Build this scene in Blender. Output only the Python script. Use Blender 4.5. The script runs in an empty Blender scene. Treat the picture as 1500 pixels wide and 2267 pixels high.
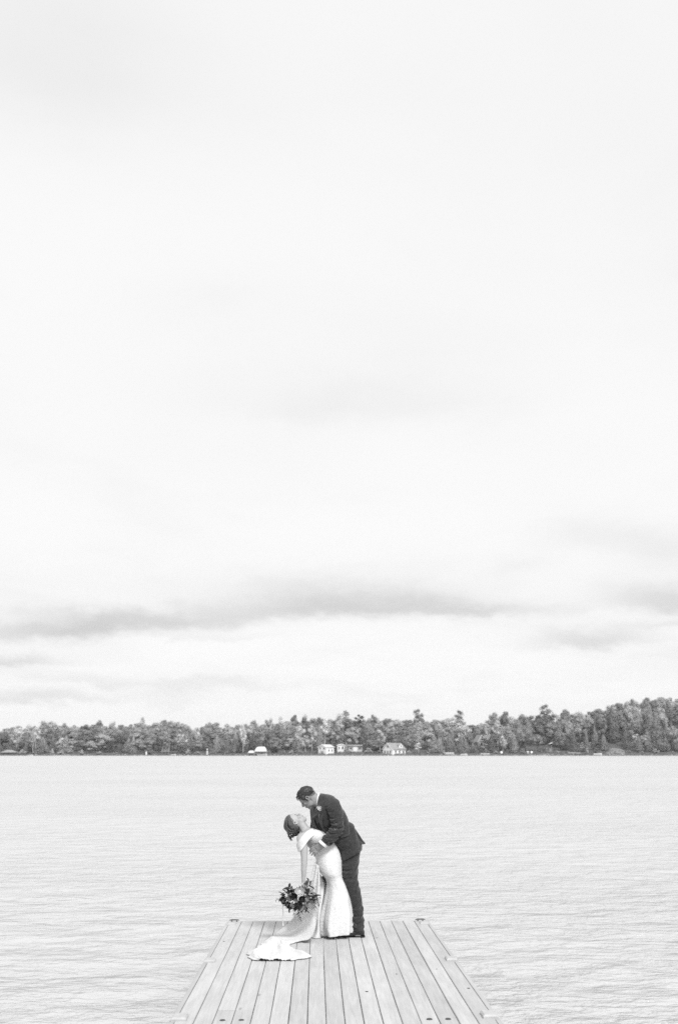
import bpy, bmesh, math, random
import numpy as np
from mathutils import Vector, Matrix, noise

SC = bpy.context.scene
COL = SC.collection
R = math.radians

# ------------------------------------------------------------------ camera
FPX, CX, CY = 2204.0, 750.0, 1133.5          # 35 mm lens on a 36 mm high frame of 2267 pixels
PITCH = math.atan(527.5 / FPX)               # camera tilted up
CAMZ = 2.06
cam = bpy.data.cameras.new('camera')
cam.sensor_fit = 'VERTICAL'; cam.sensor_height = 36.0; cam.sensor_width = 24.0
cam.lens = 35.0; cam.clip_start = 0.1; cam.clip_end = 9000.0
cam.dof.use_dof = True; cam.dof.focus_distance = 12.0; cam.dof.aperture_fstop = 2.5
camo = bpy.data.objects.new('camera', cam); COL.objects.link(camo)
camo.location = (0, 0, CAMZ); camo.rotation_euler = (math.pi / 2 + PITCH, 0, 0)
SC.camera = camo
SC.render.engine = 'CYCLES'
SC.cycles.max_bounces = 6; SC.cycles.diffuse_bounces = 3; SC.cycles.glossy_bounces = 3
SC.cycles.transparent_max_bounces = 8; SC.cycles.sample_clamp_direct = 1.2; SC.cycles.sample_clamp_indirect = 1.2
try: SC.cycles.use_denoising = False      # the photograph is grainy
except Exception: pass
SC.view_settings.view_transform = 'Standard'; SC.view_settings.look = 'None'
SC.view_settings.exposure = 1.2; SC.view_settings.gamma = 1.0
SC.view_settings.use_curve_mapping = False

# ------------------------------------------------------------------ node helper
class NT:
    def __init__(s, tree): s.t = tree; s.n = tree.nodes; s.l = tree.links
    def new(s, typ, **kw):
        n = s.n.new(typ)
        for k, v in kw.items(): setattr(n, k, v)
        return n
    def put(s, sock, v):
        if hasattr(v, 'is_output') or isinstance(v, bpy.types.NodeSocket): s.l.new(v, sock)
        else: sock.default_value = v
    def m(s, op, a, b=0.0, c=None, clamp=False):
        n = s.new('ShaderNodeMath', operation=op, use_clamp=clamp)
        s.put(n.inputs[0], a); s.put(n.inputs[1], b)
        if c is not None: s.put(n.inputs[2], c)
        return n.outputs[0]
    def noise(s, vec, scale, detail=3.0, rough=0.55, dist=0.0):
        n = s.new('ShaderNodeTexNoise'); s.put(n.inputs['Vector'], vec)
        n.inputs['Scale'].default_value = scale; n.inputs['Detail'].default_value = detail
        n.inputs['Roughness'].default_value = rough; n.inputs['Distortion'].default_value = dist
        return n.outputs[0]
    def ramp(s, v, a, b, lo, hi, smooth=True):
        n = s.new('ShaderNodeMapRange'); n.interpolation_type = 'SMOOTHSTEP' if smooth else 'LINEAR'
        s.put(n.inputs[0], v)
        for i, q in enumerate((a, b, lo, hi)): s.put(n.inputs[1 + i], q)
        return n.outputs[0]
    def xyz(s, x, y, z):
        n = s.new('ShaderNodeCombineXYZ'); s.put(n.inputs[0], x); s.put(n.inputs[1], y); s.put(n.inputs[2], z)
        return n.outputs[0]
    def mapping(s, vec, scale=(1, 1, 1), rot=(0, 0, 0)):
        n = s.new('ShaderNodeMapping'); s.put(n.inputs['Vector'], vec)
        n.inputs['Scale'].default_value = scale; n.inputs['Rotation'].default_value = rot
        return n.outputs[0]

# ------------------------------------------------------------------ world: bright overcast
SUN_EL, SUN_AZ = R(46), R(153)               # high, behind the camera's right shoulder (azimuth from +Y, clockwise)
W = bpy.data.worlds.new('World'); SC.world = W; W.use_nodes = True
T = NT(W.node_tree); T.n.clear()
out = T.new('ShaderNodeOutputWorld'); bg = T.new('ShaderNodeBackground')
STR = 0.1; bg.inputs['Strength'].default_value = STR
T.l.new(bg.outputs[0], out.inputs[0])
sky = T.new('ShaderNodeTexSky'); sky.sky_type = 'NISHITA'; sky.sun_disc = False
sky.sun_elevation = SUN_EL; sky.sun_rotation = SUN_AZ
bw = T.new('ShaderNodeRGBToBW'); T.l.new(sky.outputs[0], bw.inputs[0])
geo = T.new('ShaderNodeTexCoord')
sep = T.new('ShaderNodeSeparateXYZ'); T.l.new(geo.outputs['Generated'], sep.inputs[0])
az = T.m('ARCTAN2', sep.outputs[0], sep.outputs[1])
el = T.m('ARCSINE', sep.outputs[2])
# the cloud deck: soft blotches seen in perspective, with long low bars near the horizon
zz = T.m('MAXIMUM', sep.outputs[2], 0.03)
den = T.m('ADD', zz, 0.10)
deck = T.xyz(T.m('DIVIDE', sep.outputs[0], den), T.m('DIVIDE', sep.outputs[1], den), 0.3)
big = T.noise(deck, 0.62, 4.0, 0.5, 0.4)
fine = T.noise(deck, 2.3, 4.0, 0.55, 0.3)
warp = T.noise(T.xyz(T.m('MULTIPLY', az, 9.0), T.m('MULTIPLY', el, 20.0), 0.0), 1.0, 5.0, 0.6)
warp2 = T.noise(T.xyz(T.m('MULTIPLY', az, 26.0), T.m('MULTIPLY', el, 46.0), 4.0), 1.0, 5.0, 0.65)
elw = T.m('ADD', el, T.m('ADD', T.m('MULTIPLY', T.m('SUBTRACT', warp, 0.5), 0.036), T.m('MULTIPLY', T.m('SUBTRACT', warp2, 0.5), 0.022)))
def pxang(px, py):
    v = Vector(((px - CX) / FPX, 0, 0)) + Vector((0, -math.sin(PITCH), math.cos(PITCH))) * (-(py - CY) / FPX) + Vector((0, math.cos(PITCH), math.sin(PITCH)))
    v.normalize(); return math.atan2(v.x, v.y), math.asin(v.z)
bars = None
# cloud bars: photo position of the middle, half length, half height (flat base: sharper below), tilt, depth
for (bx, by, lx, ly, slope, amp) in (
        (150, 1394, 260, 34, 0.06, .26), (480, 1368, 260, 34, .08, .20), (830, 1344, 260, 46, -.02, .27), (1060, 1352, 150, 20, -.02, .13),
        (1310, 1420, 130, 30, 0.0, .24), (1480, 1335, 140, 42, -.06, .26), (20, 1464, 110, 18, .06, .20), (210, 1508, 150, 16, 0, .11),
        (70, 1552, 180, 20, .02, .18), (780, 900, 330, 60, 0, .055), (1150, 1250, 70, 30, .1, .05), (1300, 1190, 120, 50, -.1, .07), (1470, 1230, 110, 60, -.1, .10), (120, 130, 420, 260, 0, .085),
        (1490, 1385, 90, 14, 0, .12), (460, 1412, 170, 12, .02, .07), (560, 1300, 700, 60, .03, .05)):
    a0, e0 = pxang(bx, by); sa = lx / FPX; se = ly / FPX
    da = T.m('SUBTRACT', az, a0)
    q1 = T.m('POWER', T.m('ABSOLUTE', T.m('DIVIDE', da, sa)), 2.0)
    de = T.m('SUBTRACT', elw, T.m('ADD', e0, T.m('MULTIPLY', da, slope)))
    up_ = T.m('MAXIMUM', de, 0.0); dn_ = T.m('MULTIPLY', T.m('MINIMUM', de, 0.0), 1.9)
    q2 = T.m('POWER', T.m('ABSOLUTE', T.m('DIVIDE', T.m('ADD', up_, dn_), se)), 2.0)
    g = T.m('MULTIPLY', T.m('EXPONENT', T.m('MULTIPLY', T.m('ADD', q1, q2), -1.0)), amp)
    bars = g if bars is None else T.m('ADD', bars, g)
# the same kind of bars all round the horizon
allround = T.noise(T.xyz(T.m('MULTIPLY', T.m('SINE', az), 5.0), T.m('MULTIPLY', elw, 26.0), T.m('MULTIPLY', T.m('COSINE', az), 5.0)), 1.0, 3.0, 0.5)
low = T.m('MULTIPLY', T.ramp(allround, 0.55, 0.75, 0.0, 0.10), T.ramp(el, 0.06, 0.26, 1.0, 0.0))
soft = T.m('ADD', T.ramp(big, 0.42, 0.75, 0.0, 0.055), T.ramp(fine, 0.5, 0.8, 0.0, 0.025))
SKYV = 0.425
val = T.m('MULTIPLY', T.m('SUBTRACT', 1.0, T.m('ADD', T.m('ADD', bars, low), soft)), SKYV / STR)
val = T.m('MAXIMUM', val, 0.12 / STR)
mix = T.new('ShaderNodeMix', data_type='FLOAT'); mix.inputs[0].default_value = 0.04
T.l.new(val, mix.inputs[2]); T.l.new(bw.outputs[0], mix.inputs[3])
T.l.new(mix.outputs[0], bg.inputs[0])

sun = bpy.data.lights.new('sun', 'SUN'); sun.energy = 1.5; sun.angle = R(14); sun.color = (1, 1, 1)
suno = bpy.data.objects.new('sun', sun); COL.objects.link(suno)
sd = Vector((math.sin(SUN_AZ) * math.cos(SUN_EL), math.cos(SUN_AZ) * math.cos(SUN_EL), math.sin(SUN_EL)))
suno.rotation_euler = (-sd).to_track_quat('-Z', 'Y').to_euler(); suno.location = (30, -40, 60)

# ------------------------------------------------------------------ photo pixel -> place
_F = Vector((0, math.cos(PITCH), math.sin(PITCH))); _U = Vector((0, -math.sin(PITCH), math.cos(PITCH)))
_C = Vector((0, 0, CAMZ))
def ray(px, py): return Vector(((px - CX) / FPX, 0, 0)) - _U * ((py - CY) / FPX) + _F
def on_y(px, py, Y):
    d = ray(px, py); return _C + d * (Y / d.y)
YC = 12.05                                   # the couple stand 12 m from the camera
SLOPE = 0.0149                               # the dock dips gently outwards
def dock_z(y): return SLOPE * (YC - y)
def on_dock(px, py, h=0.0):
    d = ray(px, py); t = (SLOPE * YC + h - CAMZ) / (d.z + SLOPE * d.y); return _C + d * t
def P(px, py, dy=0.0): return on_y(px, py, YC + dy)
PXM = (P(751, 1900) - P(750, 1900)).length   # metres per photo pixel at the couple
WATER = -0.42
SHORE = 482.0
def far(px, py, dy=0.0): return on_y(px, py, SHORE + dy)

# ------------------------------------------------------------------ materials (a black and white photograph: all greys)
MATS = {}
def g3(v): return (v, v, v, 1)
def mat(name, v, rough=0.7, spec=0.35, var=0.0, vscale=5.0, stretch=(1, 1, 1), bump=0.0, bscale=30.0, bdist=0.01, rnd=0.0, trans=0.0, sheen=0.0, coord='Object', voro=0.0):
    m = bpy.data.materials.new(name); m.use_nodes = True
    t = NT(m.node_tree); t.n.clear()
    o = t.new('ShaderNodeOutputMaterial'); b = t.new('ShaderNodeBsdfPrincipled')
    b.inputs['Roughness'].default_value = rough; b.inputs['Specular IOR Level'].default_value = spec
    if sheen: b.inputs['Sheen Weight'].default_value = sheen
    tc = t.new('ShaderNodeTexCoord'); vec = tc.outputs[coord]
    mv = t.mapping(vec, stretch)
    fac = None
    if var:
        n = t.noise(mv, vscale, 4.0, 0.6)
        fac = t.ramp(n, 0.25, 0.75, 1 - var, 1 + var, False)
    if rnd:
        oi = t.new('ShaderNodeObjectInfo')
        r = t.ramp(oi.outputs['Random'], 0, 1, 1 - rnd, 1 + rnd, False)
        fac = r if fac is None else t.m('MULTIPLY', fac, r)
    if fac is None: b.inputs['Base Color'].default_value = g3(v)
    else:
        c = t.m('MULTIPLY', fac, v); cc = t.new('ShaderNodeCombineColor')
        for i in range(3): t.l.new(c, cc.inputs[i])
        t.l.new(cc.outputs[0], b.inputs['Base Color'])
    if bump:
        bn = t.new('ShaderNodeBump'); bn.inputs['Strength'].default_value = bump; bn.inputs['Distance'].default_value = bdist
        h = t.noise(mv, bscale, 4.0, 0.6)
        if voro:
            vn = t.new('ShaderNodeTexVoronoi'); t.l.new(mv, vn.inputs['Vector']); vn.inputs['Scale'].default_value = voro
            h = t.m('ADD', h, t.m('MULTIPLY', vn.outputs[0], 1.2))
        t.l.new(h, bn.inputs['Height']); t.l.new(bn.outputs[0], b.inputs['Normal'])
    sh = b.outputs[0]
    if trans:
        tr = t.new('ShaderNodeBsdfTranslucent'); tr.inputs[0].default_value = g3(v)
        mx = t.new('ShaderNodeMixShader'); mx.inputs[0].default_value = trans
        t.l.new(sh, mx.inputs[1]); t.l.new(tr.outputs[0], mx.inputs[2]); sh = mx.outputs[0]
    t.l.new(sh, o.inputs[0]); MATS[name] = m; return m

mat('suit', 0.031, .85, .2, .42, 34, bump=.35, bscale=420, bdist=.002, sheen=.25)
mat('suit_edge', 0.042, .85, .2, .15, 60, sheen=.2)
mat('waistcoat', 0.006, .7, .3, .2, 40)
mat('lining', 0.008, .5, .4)
mat('shirt', 0.68, .8, .2, .03, 20)
mat('shoe', .02, .28, .5, .25, 25, bump=.15, bscale=60, bdist=.003)
mat('sole', .012, .7, .3)
mat('skin_man', 0.24, .55, .35, .10, 28, bump=.1, bscale=160, bdist=.002)
mat('skin_bride', 0.37, .5, .35, .07, 22, bump=.08, bscale=160, bdist=.0015)
mat('hair_dark', 0.028, .45, .4, .4, 45, stretch=(1, 1, 1))
mat('hair_bride', 0.085, .42, .45, .45, 60)
mat('hair_under', 0.022, .45, .4, .4, 60)
mat('hair_fade', .11, .6, .3, .35, 60)
mat('lash', .02, .6, .2)
mat('lip', 0.11, .5, .3)
mat('gown', 0.62, .85, .15, .07, 55, bump=.36, bscale=60, bdist=.008, voro=38)
mat('gown_satin', 0.66, .6, .3, .03, 12, bump=.15, bscale=25, bdist=.004)
mat('lace', .63, .85, .15, .06, 60, bump=.6, bscale=120, bdist=.006, voro=55)
mat('rose_white', 0.62, .7, .2, .06, 30, trans=.2)
mat('rose_pale', 0.3, .7, .2, .1, 30, trans=.2)
mat('rose_dark', .022, .7, .2, .3, 30)
mat('leaf_bouquet', 0.065, .5, .35, .25, 25, rnd=.45, trans=.15)
mat('leaf_pale', 0.1, .55, .3, .2, 25, rnd=.3, trans=.15)
mat('stem', .09, .6, .3)
mat('ribbon', 0.72, .5, .3)
mat('white_paint', 0.82, .6, .3, .05, .6)
mat('cream_paint', 0.5, .6, .3, .08, .5)
mat('roof_grey', .28, .8, .2, .15, 1.5)
mat('roof_pale', .55, .7, .2, .1, 1.0)
mat('glass_dark', .06, .1, .6)
mat('timber_far', .30, .8, .2, .15, 1.0)
mat('timber_dark', .10, .8, .2, .2, 1.0)
mat('canvas_white', 0.7, .8, .2, .04, 1.0)
mat('boat_white', 0.5, .35, .5, .03, 1.0)
mat('boat_grey', .35, .4, .5)
mat('rock', .26, .9, .2, .4, .7, bump=.6, bscale=1.2, bdist=.3)
mat('bark', .09, .95, .1, .3, 3)
mat('bark_birch', .52, .85, .2, .2, 1.2, stretch=(1, 1, .4))
LEAF = dict(rough=.75, spec=.15, var=.22, vscale=.3, rnd=.52, trans=.30)
mat('foliage', 0.39, **LEAF)
mat('foliage_pale', 0.55, **LEAF)
mat('foliage_dark', 0.27, **LEAF)
mat('needles', 0.31, **LEAF)
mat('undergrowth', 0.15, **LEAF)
mat('bumper', 0.43, .5, .4, .12, 14, bump=.3, bscale=30, bdist=.004)
mat('metal_dark', 0.12, .5, .5, .3, 20)
mat('bolt', .045, .6, .4)
mat('fascia', 0.42, .85, .2, .2, 6, stretch=(1, .08, 1))

def wood():
    m = bpy.data.materials.new('deck_wood'); m.use_nodes = True; t = NT(m.node_tree); t.n.clear()
    o = t.new('ShaderNodeOutputMaterial'); b = t.new('ShaderNodeBsdfPrincipled'); b.inputs['Roughness'].default_value = .8
    b.inputs['Specular IOR Level'].default_value = .25
    tc = t.new('ShaderNodeTexCoord'); oi = t.new('ShaderNodeObjectInfo')
    off = t.m('MULTIPLY', oi.outputs['Random'], 37.0)
    va = t.new('ShaderNodeVectorMath', operation='ADD'); t.l.new(tc.outputs['Object'], va.inputs[0]); t.l.new(t.xyz(off, off, off), va.inputs[1])
    v = va.outputs[0]
    grain = t.noise(t.mapping(v, (1, .035, 1)), 95, 4, .65, .6)
    streak = t.noise(t.mapping(v, (1, .06, 1)), 22, 3, .6, .8)
    blot = t.noise(t.mapping(v, (1, .35, 1)), 3.2, 4, .6)
    speck = t.noise(v, 75, 2, .6)
    knot = t.new('ShaderNodeTexVoronoi'); t.l.new(t.mapping(v, (1, .33, .01)), knot.inputs['Vector']); knot.inputs['Scale'].default_value = 2.7
    kn = t.ramp(knot.outputs[0], .018, .06, .68, 1.0)
    stain = t.ramp(t.noise(t.mapping(v, (1, .2, 1)), 1.3, 5, .65), .56, .74, 1.0, .82)
    f = t.ramp(grain, .3, .7, .90, 1.07, False)
    for q in (t.ramp(streak, .3, .7, .91, 1.07, False), t.ramp(blot, .3, .7, .91, 1.07, False), kn, stain,
              t.ramp(speck, .62, .78, 1.0, .84), t.ramp(oi.outputs['Random'], 0, 1, .92, 1.06, False)):
        f = t.m('MULTIPLY', f, q)
    c = t.m('MULTIPLY', f, .47); cc = t.new('ShaderNodeCombineColor')
    for i in range(3): t.l.new(c, cc.inputs[i])
    t.l.new(cc.outputs[0], b.inputs['Base Color'])
    bn = t.new('ShaderNodeBump'); bn.inputs['Strength'].default_value = .35; bn.inputs['Distance'].default_value = .004
    t.l.new(t.m('ADD', grain, t.m('MULTIPLY', kn, .5)), bn.inputs['Height']); t.l.new(bn.outputs[0], b.inputs['Normal'])
    t.l.new(b.outputs[0], o.inputs[0]); MATS['deck_wood'] = m
wood()

def water_mat():
    m = bpy.data.materials.new('lake_water'); m.use_nodes = True; t = NT(m.node_tree); t.n.clear()
    o = t.new('ShaderNodeOutputMaterial'); b = t.new('ShaderNodeBsdfPrincipled')
    b.inputs['Base Color'].default_value = g3(.50); b.inputs['IOR'].default_value = 1.7
    b.inputs['Specular IOR Level'].default_value = .5
    tc = t.new('ShaderNodeTexCoord'); v = tc.outputs['Object']
    sp = t.new('ShaderNodeSeparateXYZ'); t.l.new(v, sp.inputs[0])
    t.l.new(t.ramp(sp.outputs[1], 14, 70, .22, .42), b.inputs['Roughness'])
    r1 = t.noise(t.mapping(v, (.62, 1.0, 1), (0, 0, R(10))), 2.3, 3, .5, .2)
    r2 = t.noise(t.mapping(v, (.75, 1.1, 1), (0, 0, R(-4))), 6.0, 3, .5, .2)
    r3 = t.noise(t.mapping(v, (.7, 1, 1), (0, 0, R(3))), 20, 3, .6)
    r0 = t.noise(t.mapping(v, (.68, 1.0, 1), (0, 0, R(14))), 1.2, 2, .5, .2)
    gust = t.ramp(t.noise(t.mapping(v, (.25, .6, 1)), .14, 3, .6), .35, .65, .55, 1.15)
    h = t.m('ADD', t.m('MULTIPLY', r1, 1.0), t.m('ADD', t.m('MULTIPLY', r2, .62), t.m('MULTIPLY', r3, .2)))
    h = t.m('ADD', t.m('MULTIPLY', h, gust), t.m('MULTIPLY', r0, 1.9))
    bn = t.new('ShaderNodeBump'); bn.inputs['Strength'].default_value = 1.0; bn.inputs['Distance'].default_value = .17
    t.l.new(h, bn.inputs['Height']); t.l.new(bn.outputs[0], b.inputs['Normal'])
    t.l.new(b.outputs[0], o.inputs[0]); MATS['lake_water'] = m
water_mat()

def ground_mat():
    m = bpy.data.materials.new('forest_ground'); m.use_nodes = True; t = NT(m.node_tree); t.n.clear()
    o = t.new('ShaderNodeOutputMaterial'); b = t.new('ShaderNodeBsdfPrincipled'); b.inputs['Roughness'].default_value = .95
    tc = t.new('ShaderNodeTexCoord'); n = t.noise(tc.outputs['Object'], .35, 5, .65)
    c = t.ramp(n, .3, .7, .05, .13, False); cc = t.new('ShaderNodeCombineColor')
    for i in range(3): t.l.new(c, cc.inputs[i])
    t.l.new(cc.outputs[0], b.inputs['Base Color']); t.l.new(b.outputs[0], o.inputs[0]); MATS['forest_ground'] = m
ground_mat()
mat('grass_bank', .22, .95, .1, .3, .8, bump=.5, bscale=2.0, bdist=.2)

# ------------------------------------------------------------------ mesh helpers
def link(name, me, parent=None, loc=None):
    o = bpy.data.objects.new(name, me); COL.objects.link(o)
    if parent is not None: o.parent = parent
    if loc is not None: o.location = loc
    return o
def empty(name, loc, parent=None):
    o = bpy.data.objects.new(name, None); COL.objects.link(o); o.location = loc; o.empty_display_size = .1
    if parent: o.parent = parent
    return o
def tag(o, label=None, cat=None, group=None, kind=None):
    if label: o['label'] = label
    if cat: o['category'] = cat
    if group: o['group'] = group
    if kind: o['kind'] = kind
    return o

class MB:
    """collects shapes; build() links them as one mesh object"""
    def __init__(s): s.v = []; s.f = []
    def add(s, vs, fs):
        k = len(s.v); s.v.extend([tuple(v) for v in vs]); s.f.extend([tuple(i + k for i in f) for f in fs]); return s
    def box(s, lo, hi, bev=0.0):
        x0, y0, z0 = lo; x1, y1, z1 = hi
        if not bev:
            return s.add([(x0, y0, z0), (x1, y0, z0), (x1, y1, z0), (x0, y1, z0), (x0, y0, z1), (x1, y0, z1), (x1, y1, z1), (x0, y1, z1)],
                         [(0, 3, 2, 1), (4, 5, 6, 7), (0, 1, 5, 4), (1, 2, 6, 5), (2, 3, 7, 6), (3, 0, 4, 7)])
        b = bev
        rings = [(z0, b), (z0 + b, 0), (z1 - b, 0), (z1, b)]
        vs = []
        for z, i in rings: vs += [(x0 + i, y0 + i, z), (x1 - i, y0 + i, z), (x1 - i, y1 - i, z), (x0 + i, y1 - i, z)]
        fs = [(3, 2, 1, 0), (12, 13, 14, 15)]
        for r in range(3):
            for k in range(4): fs.append((r * 4 + k, r * 4 + (k + 1) % 4, r * 4 + 4 + (k + 1) % 4, r * 4 + 4 + k))
        return s.add(vs, fs)
    def tube(s, pts, rad, n=8, flat=1.0):
        pts = [Vector(p) for p in pts]; m = len(pts)
        if not hasattr(rad, '__len__'): rad = [rad] * m
        vs = []; ref = None
        for i, p in enumerate(pts):
            t = (pts[min(i + 1, m - 1)] - pts[max(i - 1, 0)])
            t = t.normalized() if t.length > 1e-9 else Vector((0, 0, 1))
            if ref is None:
                ref = t.orthogonal().normalized()
            ref = (ref - t * ref.dot(t)); ref = ref.normalized() if ref.length > 1e-6 else t.orthogonal().normalized()
            b = t.cross(ref)
            for k in range(n):
                a = 2 * math.pi * k / n
                vs.append(p + (ref * math.cos(a) + b * math.sin(a) * flat) * rad[i])
        fs = []
        for i in range(m - 1):
            for k in range(n): fs.append((i * n + k, i * n + (k + 1) % n, (i + 1) * n + (k + 1) % n, (i + 1) * n + k))
        c0 = len(vs); vs.append(pts[0] - (pts[1] - pts[0]).normalized() * rad[0] * .6); vs.append(pts[-1] + (pts[-1] - pts[-2]).normalized() * rad[-1] * .6)
        for k in range(n):
            fs.append((c0, (k + 1) % n, k)); fs.append((c0 + 1, (m - 1) * n + k, (m - 1) * n + (k + 1) % n))
        return s.add(vs, fs)
    def ball(s, c, r, nu=16, nv=10, mtx=None, jitter=0.0):
        if not hasattr(r, '__len__'): r = (r, r, r)
        vs = []; fs = []
        for j in range(1, nv):
            ph = math.pi * j / nv
            for i in range(nu):
                a = 2 * math.pi * i / nu
                vs.append(Vector((math.sin(ph) * math.cos(a) * r[0], math.sin(ph) * math.sin(a) * r[1], math.cos(ph) * r[2])))
        vs.append(Vector((0, 0, r[2]))); vs.append(Vector((0, 0, -r[2])))
        if jitter: vs = [v * (1 + jitter * noise.noise(v * (2.2 / max(r)) + Vector(c))) for v in vs]
        if mtx is not None: vs = [mtx @ v for v in vs]
        vs = [v + Vector(c) for v in vs]
        for j in range(nv - 2):
            for i in range(nu): fs.append((j * nu + i, (j + 1) * nu + i, (j + 1) * nu + (i + 1) % nu, j * nu + (i + 1) % nu))
        t = (nv - 1) * nu; l = (nv - 2) * nu
        for i in range(nu):
            fs.append((t, i, (i + 1) % nu)); fs.append((t + 1, l + (i + 1) % nu, l + i))
        return s.add(vs, fs)
    def xf(s, fn): s.v = [tuple(fn(Vector(v))) for v in s.v]; return s
    def mesh(s, name, material, smooth=True):
        me = bpy.data.meshes.new(name); me.from_pydata(s.v, [], s.f); me.update()
        if material: me.materials.append(MATS[material] if isinstance(material, str) else material)
        if smooth: me.shade_smooth()
        return me
    def build(s, name, material, parent=None, smooth=True, world=True):
        o = link(name, s.mesh(name, material, smooth), parent)
        if parent is not None and world:
            o.matrix_parent_inverse = wm(parent).inverted()
        return o
def wm(o):
    m = Matrix.LocRotScale(o.location, o.rotation_euler.to_quaternion(), o.scale)
    return wm(o.parent) @ o.matrix_parent_inverse @ m if o.parent else m

def catmull(rows, n):
    """resample rows of equal-length tuples through a Catmull-Rom spline"""
    A = np.array(rows, float); m = len(A)
    d = np.r_[0, np.cumsum(np.maximum(1e-4, np.linalg.norm(np.diff(A[:, :4], axis=0), axis=1)))]
    tt = np.linspace(0, d[-1], n); outp = []
    for t in tt:
        i = min(max(np.searchsorted(d, t) - 1, 0), m - 2)
        h = d[i + 1] - d[i]; u = (t - d[i]) / h
        p0, p1, p2, p3 = A[max(i - 1, 0)], A[i], A[i + 1], A[min(i + 2, m - 1)]
        h0 = d[i] - d[i - 1] if i > 0 else h; h2 = d[i + 2] - d[i + 1] if i + 2 < m else h
        m1 = (p2 - p0) / (h + h0) * h; m2 = (p3 - p1) / (h + h2) * h
        outp.append((2 * u**3 - 3 * u**2 + 1) * p1 + (u**3 - 2 * u**2 + u) * m1 + (-2 * u**3 + 3 * u**2) * p2 + (u**3 - u**2) * m2)
    return outp

def eloft(mb, secs, nu=32, nv=48, power=2.2, fold=None, shrink=1.0, caps=True):
    """loft through sections (xl, yl, xr, yr, half_depth_m, dy): photo outline on both sides, real depth"""
    rows = catmull(secs, nv); vs = []; fs = []
    for j, (xl, yl, xr, yr, hd, dy) in enumerate(rows):
        a = P(xl, yl, dy); b = P(xr, yr, dy); c = (a + b) / 2; h = (b - a) / 2 * shrink
        hn = h.normalized()
        for i in range(nu):
            th = 2 * math.pi * i / nu; co, si = math.cos(th), math.sin(th)
            ex = 2.0 / power
            cx_ = math.copysign(abs(co) ** ex, co); sy_ = math.copysign(abs(si) ** ex, si)
            off = h * cx_ + Vector((0, 1, 0)) * hd * shrink * sy_
            if fold:
                nrm = (hn * co + Vector((0, 1, 0)) * si)
                off = off + nrm * fold(j / (nv - 1), th, c + off)
            vs.append(c + off)
    for j in range(nv - 1):
        for i in range(nu): fs.append((j * nu + i, j * nu + (i + 1) % nu, (j + 1) * nu + (i + 1) % nu, (j + 1) * nu + i))
    if caps:
        k = len(vs)
        vs.append(sum((vs[i] for i in range(nu)), Vector()) / nu)
        vs.append(sum((vs[(nv - 1) * nu + i] for i in range(nu)), Vector()) / nu)
        for i in range(nu):
            fs.append((k, (i + 1) % nu, i)); fs.append((k + 1, (nv - 1) * nu + i, (nv - 1) * nu + (i + 1) % nu))
    mb.add(vs, fs); return mb

def remesh(mb, name, voxel, material, parent, smooth_iter=4, decim=None):
    me = mb.mesh(name + '_tmp', None)
    bm = bmesh.new(); bm.from_mesh(me); bmesh.ops.recalc_face_normals(bm, faces=bm.faces); bm.to_mesh(me); bm.free()
    o = bpy.data.objects.new('tmp', me); COL.objects.link(o)
    r = o.modifiers.new('r', 'REMESH'); r.mode = 'VOXEL'; r.voxel_size = voxel; r.use_smooth_shade = True
    s = o.modifiers.new('s', 'SMOOTH'); s.iterations = smooth_iter; s.factor = .5
    if decim: d = o.modifiers.new('d', 'DECIMATE'); d.ratio = decim
    dg = bpy.context.evaluated_depsgraph_get()
    nm = bpy.data.meshes.new_from_object(o.evaluated_get(dg)); nm.name = name
    bpy.data.objects.remove(o); bpy.data.meshes.remove(me)
    nm.materials.clear(); nm.materials.append(MATS[material]); nm.shade_smooth()
    ob = link(name, nm, parent)
    if parent is not None: ob.matrix_parent_inverse = wm(parent).inverted()
    return ob

# ================================================================== SETTING: lake and far land
def build_water():
    xs = np.arange(-13, 13.01, .09); ys = np.arange(2.0, 40.01, .09)
    X, Y = np.meshgrid(xs, ys)
    rng = np.random.default_rng(4); Z = np.zeros_like(X)
    for k in range(26):
        lam = rng.uniform(.3, 1.9); a = rng.normal(math.pi / 2 - .12, .6); ph = rng.uniform(0, 6.28)
        kx, ky = 2 * math.pi / lam * math.cos(a), 2 * math.pi / lam * math.sin(a)
        env = .6 + .4 * np.sin(X * rng.uniform(.1, .5) + Y * rng.uniform(.1, .5) + rng.uniform(0, 6))
        w = np.sin(kx * X + ky * Y + ph)
        Z += .0036 * lam ** .8 * env * ((1 - np.abs(w)) * .6 + .4 * w)
    Z -= Z.mean()
    edge = np.minimum.reduce([(X - xs[0]) / 2, (xs[-1] - X) / 2, (Y - ys[0]) / .6, (ys[-1] - Y) / 8, np.ones_like(X)]).clip(0, 1)
    Z *= edge
    n, m = X.shape
    V = np.stack([X, Y, Z], -1).reshape(-1, 3).tolist()
    idx = np.arange(n * m).reshape(n, m)
    F = np.stack([idx[:-1, :-1], idx[:-1, 1:], idx[1:, 1:], idx[1:, :-1]], -1).reshape(-1, 4).tolist()
    k = len(V); B = 2600
    V += [(-B, -200, 0), (B, -200, 0), (B, 1200, 0), (-B, 1200, 0)]
    a, b, c, d = int(idx[0, 0]), int(idx[0, -1]), int(idx[-1, -1]), int(idx[-1, 0])
    F += [(k, k + 1, b, a), (k + 1, k + 2, c, b), (k + 2, k + 3, d, c), (k + 3, k, a, d)]
    me = bpy.data.meshes.new('lake'); me.from_pydata(V, [], F); me.update(); me.shade_smooth(); me.materials.append(MATS['lake_water'])
    o = link('lake', me, loc=(0, 0, WATER)); tag(o, kind='structure', label='pale rippled lake water stretching to the wooded far shore')
build_water()

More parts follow.
